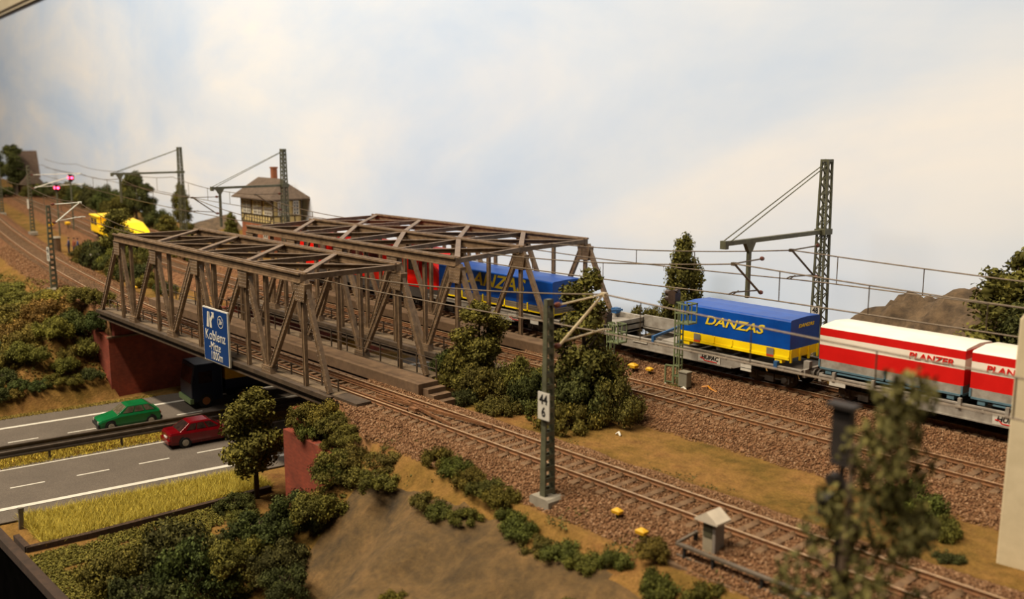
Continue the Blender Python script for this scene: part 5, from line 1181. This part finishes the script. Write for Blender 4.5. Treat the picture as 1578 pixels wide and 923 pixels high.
# left embankment thicket
for q in ((-97.0, 32.3, 1.7, 2.6, OG, 'dark green shrub nearest the curving track below the broad dark tree'), (-94.3, 31.9, 1.6, 2.3, DG, 'dark low shrub between the broad dark tree and the first bridge post'), (-91.0, 31.7, 1.5, 2.2, DG, 'dark shrub against the far rail of the curve behind the bridge start'), (-86.5, 31.5, 1.4, 1.9, OG, 'green shrub low behind the second panel of the front bridge')): bush(*q)
bush(-37.0, 23.1, 1.2, 1.1, OG, 'green shrub filling the corner between bridge end plate and ballast', z=-1.5); bush(-35.7, 22.4, 1.0, .9, OL, 'small olive shrub where the ballast meets the slope', z=-1.3)
LT = 'leafy green-brown shrub in the thicket on the embankment left of the bridge'
emb = []
for i, (x, y, r, h, c) in enumerate([(-73.0, 23.4, 1.7, 2.3, DG), (-70.9, 23.6, 1.5, 2.0, OG), (-75.5, 22.6, 2.0, 2.3, BR), (-78.5, 23.3, 2.0, 1.7, YG), (-72.6, 21.2, 1.7, 2.2, OL), (-76.3, 20.4, 2.0, 2.3, BR), (-80.3, 21.2, 2.2, 2.2, OL), (-84.6, 22.6, 2.0, 1.6, OG), (-71.2, 19.4, 1.6, 1.9, OG), (-74.4, 18.3, 2.0, 2.3, DG), (-78.5, 18.4, 2.1, 2.4, OL), (-83.3, 19.3, 2.3, 2.3, MG), (-88.6, 21.2, 2.4, 2.0, MG), (-93.2, 23.3, 2.4, 1.6, MG),
        (-70.6, 17.4, 1.4, 1.5, DG), (-73.3, 16.0, 1.7, 1.9, OG), (-77.2, 15.9, 2.0, 2.2, DG), (-82.0, 16.8, 2.2, 2.4, MG), (-88.0, 18.3, 2.4, 2.3, MG), (-94.5, 20.5, 2.6, 2.2, MG), (-100, 23.6, 2.4, 1.8, OG), (-71.0, 22.0, 1.1, 1.6, OL), (-69.5, 18.2, .9, .9, DG), (-69.4, 20.3, .9, .9, OG), (-74.3, 24.3, 1.3, 1.6, OL), (-77.0, 22.2, 1.8, 2.2, BR), (-74.0, 20.0, 1.8, 2.3, BR), (-72.6, 18.4, 1.6, 2.0, OL), (-75.6, 17.0, 1.9, 2.2, OL), (-80.4, 19.0, 2.0, 2.3, BR), (-79.0, 16.8, 2.0, 2.4, OG), (-85.6, 20.8, 2.1, 2.1, OL), (-87, 16.6, 2.3, 2.4, MG), (-91, 18.8, 2.4, 2.3, OL), (-84.5, 17.8, 2.1, 2.3, OG), (-71.6, 15.2, 1.6, 1.7, OG), (-75.2, 14.2, 1.8, 1.9, OL), (-90.2, 23.4, 1.9, 1.5, MG), (-96, 18.2, 2.4, 2.3, MG), (-104, 22.5, 2.6, 2.0, MG), (-70.2, 21.4, 1.1, 1.5, OL), (-69.3, 15.3, 1.0, 1.0, OG), (-69.2, 16.6, 1.0, 1.1, DG), (-69.0, 17.6, .8, .8, OL), (-69.1, 19.3, .9, 1.0, DG), (-69.2, 21.4, .9, 1.0, OG), (-69.3, 22.8, .9, 1.2, DG), (-72.2, 14.2, 1.5, 1.6, DG), (-70.0, 14.0, 1.2, 1.2, OL), (-71.8, 24.6, 1.1, 1.5, OG), (-77.5, 24.2, 1.3, 1.2, YG), (-81.5, 23.6, 1.5, 1.2, MG)]):
    bush(x, y, r, h, tuple(v * 1.28 for v in c[:3]) + (1,), LT, None, 'thicket shrubs on the left embankment')
bush(-70.4, 23.9, 1.35, 1.9, DG, 'dark shrub overhanging the top of the left brick wing wall', z=-1.9)
# trees between the tracks left of the bridge
tree(-94.5, 34.5, 5.7, OG, 'broad dark tree behind the left end of the front bridge, hiding the yellow vehicle', 'round', 1.15)
bush(-96.5, 33.4, 2.2, 3.2, DG, 'dark shrub at the foot of the broad dark tree left of the bridge'); bush(-99.5, 33.4, 1.9, 2.4, OG, 'green shrub left of the broad dark tree by the track')
bush(-92.0, 32.9, 2.0, 2.9, OL, 'olive shrub behind the first posts of the front bridge'); bush(-88.3, 32.6, 1.9, 2.8, OG, 'green shrub behind the middle of the front bridge, left one'); bush(-84.5, 32.0, 1.8, 2.0, DG, 'dark shrub seen through the front bridge lattice'); bush(-80.6, 31.6, 1.5, 1.5, OL, 'olive shrub seen through the front bridge near the walkway end'); bush(-76.3, 31.3, 1.4, 1.3, DG, 'dark low shrub beside the walkway of the front bridge')
bush(-102.6, 33.9, 1.6, 1.5, DG, 'dark shrub right of the three small people')
bush(-89.0, 34.0, 1.7, 3.2, OG, 'tall green shrub behind the front bridge top chord'); bush(-93.5, 40.3, 1.7, 3.4, OL, 'olive shrub behind the yellow vehicle, right side')
bush(-89.6, 39.9, 1.5, 3.2, OL, 'olive shrub above the left end of the front bridge, nearest the signal box'); bush(-98.5, 41.2, 1.7, 3.4, OG, 'green shrub right above the yellow vehicle')
tree(-134.5, 51.6, 7.4, DG, 'tall dark tree left of the left lattice mast, top standing against the backdrop', 'round', .75); tree(-129, 50.8, 5.9, DG, 'dark tree close to the left lattice mast, lower than its neighbour', 'round', .85)
tree(-138.5, 52.0, 6.6, OG, 'grey-green tree at the left side of the tall dark tree', 'column', .8); tree(-116.0, 50.0, 5.4, OG, 'grey-green thin tree right behind the left lattice mast', 'column', .95)
tree(-103.5, 42.9, 4.0, OL, 'olive tree in front of the left lattice mast foot', 'round', 1.0, z=-.75)
tree(-102.2, 49.6, 3.9, MG, 'small green tree beside the signal box', 'column', 1.0); bush(-110.0, 47.6, 1.6, 2.6, OG, 'dark shrub in front of the brown mound')
BK = 'dark shrub in the hedge before the backdrop at the far left'
for i, (x, y, r, h, c) in enumerate([(-143, 53.6, 2.6, 4.0, OG), (-148, 54.2, 2.8, 4.6, DG), (-153, 55.4, 2.8, 4.8, DG), (-158, 56.0, 2.9, 4.8, DG), (-164, 57.0, 2.9, 4.2, OG), (-170, 57.3, 2.7, 4.2, DG), (-176, 57.8, 2.7, 3.8, OG), (-183, 57.9, 2.6, 3.6, DG), (-190, 58.0, 2.6, 3.6, DG), (-122, 51.0, 2.1, 3.6, DG)]):
    bush(x, y - 1.3, r, h, c, BK, None, 'hedge shrubs at the far left')
tree(-199, 54.0, 9.6, DG, 'large dark tree at the far left edge beside the house', 'round', .95); tree(-207, 52.5, 8.5, DG, 'dark tree half out of frame at the far left edge', 'round', 1.0)
bush(-195, 50.0, 3.2, 3.4, DG, 'dark shrub below the large dark tree at the far left edge'); bush(-194, 55.8, 2.6, 2.8, OG, 'dark shrub at the end of the tracks below the house')
# blurred foreground tree
tree(-8.45, 15.55, 10.7, (.165, .15, .055, 1), 'tall sparse olive tree, out of focus in the right foreground', 'sparse', .72, z=-2.8, rz=0)

# ------------------------------------------------------------------ grass and ground cover
def grass(name, n, xf, yr, h, label, col_, width=.02, lean=.25, zf=None):
    y = RNG.uniform(*yr, n); x = xf(y, RNG.random(n)); z = (terrain(x, y)[0] if zf is None else np.full(n, zf))
    H_ = RNG.uniform(.5, 1.1, n) * h; dx = RNG.normal(size=n) * lean * h - .1 * h; dy = RNG.normal(size=n) * lean * h; a = RNG.uniform(0, 2 * PI, n); wx, wy = np.cos(a) * width, np.sin(a) * width
    P_ = np.stack([np.stack([x - wx, y - wy, z], -1), np.stack([x + wx, y + wy, z], -1), np.stack([x + dx, y + dy, z + H_], -1)], 1)
    me = raw_mesh(name, P_.reshape(-1, 3), np.arange(n * 3).reshape(n, 3), LEAF, {'shade': ('POINT', np.repeat(RNG.uniform(.2, .95, n), 3))})
    o = bpy.data.objects.new(name, me); COL.objects.link(o); o.color = col_; tag(o, label, 'grass', kind='stuff')
grass('verge_grass', 30000, lambda y, u: rx(-48.6, y) * (1 - u) + (-45.1) * u, (12.3, 23.5), .46, 'tall yellow grass on the verge beside the near carriageway', (.54, .45, .09, 1), .02, .45)
grass('median_grass', 9000, lambda y, u: rx(-58.9, y) * (1 - u) + rx(-56.6, y) * u, (11.5, 30), .16, 'low yellow grass on the median between the crash barriers', (.46, .36, .06, 1), .03, .5, ROADZ - .03)
grass('edge_grass', 5000, lambda y, u: rx(-67.4, y) - .3 + u * .8, (13, 26), .14, 'low yellowish grass along the far edge of the motorway', (.30, .23, .06, 1), .03, .5, ROADZ - .04)
def cover(name, n, xf, yr, size, label, col_, thick=.12, mask=None):
    y = RNG.uniform(*yr, n); x = xf(y, RNG.random(n)); z, bal = terrain(x, y)
    m = (fbm(x, y, 1.4, 3) > (-.05 if mask is None else mask)); x, y, z = x[m], y[m], z[m]; n = len(x)
    nr = RNG.normal(size=(n, 3)) * .6 + np.array([0, 0, 1]); nr /= np.linalg.norm(nr, axis=1)[:, None]; u = np.cross(nr, RNG.normal(size=(n, 3))); u /= np.linalg.norm(u, axis=1)[:, None]; v = np.cross(nr, u)
    c = np.stack([x, y, z + RNG.uniform(0, thick, n)], -1); s = size * RNG.uniform(.5, 1.3, n)[:, None]
    P_ = np.stack([c - u * s, c - v * s * .6 + nr * s * .3, c + u * s, c + v * s * .6 + nr * s * .3], 1)
    me = raw_mesh(name, P_.reshape(-1, 3), np.arange(n * 4).reshape(n, 4), LEAF, {'shade': ('POINT', np.repeat(RNG.uniform(.15, .9, n), 4))})
    o = bpy.data.objects.new(name, me); COL.objects.link(o); o.color = col_; tag(o, label, 'ground cover', kind='stuff')
cover('ground_cover', 80000, lambda y, u: -44.6 + u * 10, (11.4, 21.5), .055, 'matted green ground cover in the lower left foreground', (.17, .155, .035, 1), .12, -.30)
cover('ground_cover', 20000, lambda y, u: -110 + u * 41, (13.5, 25.5), .10, 'matted green growth on the left embankment', (.16, .135, .035, 1), .16, -.15)
cover('ground_cover', 5000, lambda y, u: -36 + u * 20, (21.5, 23.2), .05, 'sparse green tufts along the edge near the nearest track', (.11, .11, .035, 1), .05, .18)
cover('ground_cover', 2500, lambda y, u: -30 + u * 18, (28.2, 29.8), .04, 'scattered green crumbs on the sandy strip between the tracks', (.10, .10, .035, 1), .03, .24)
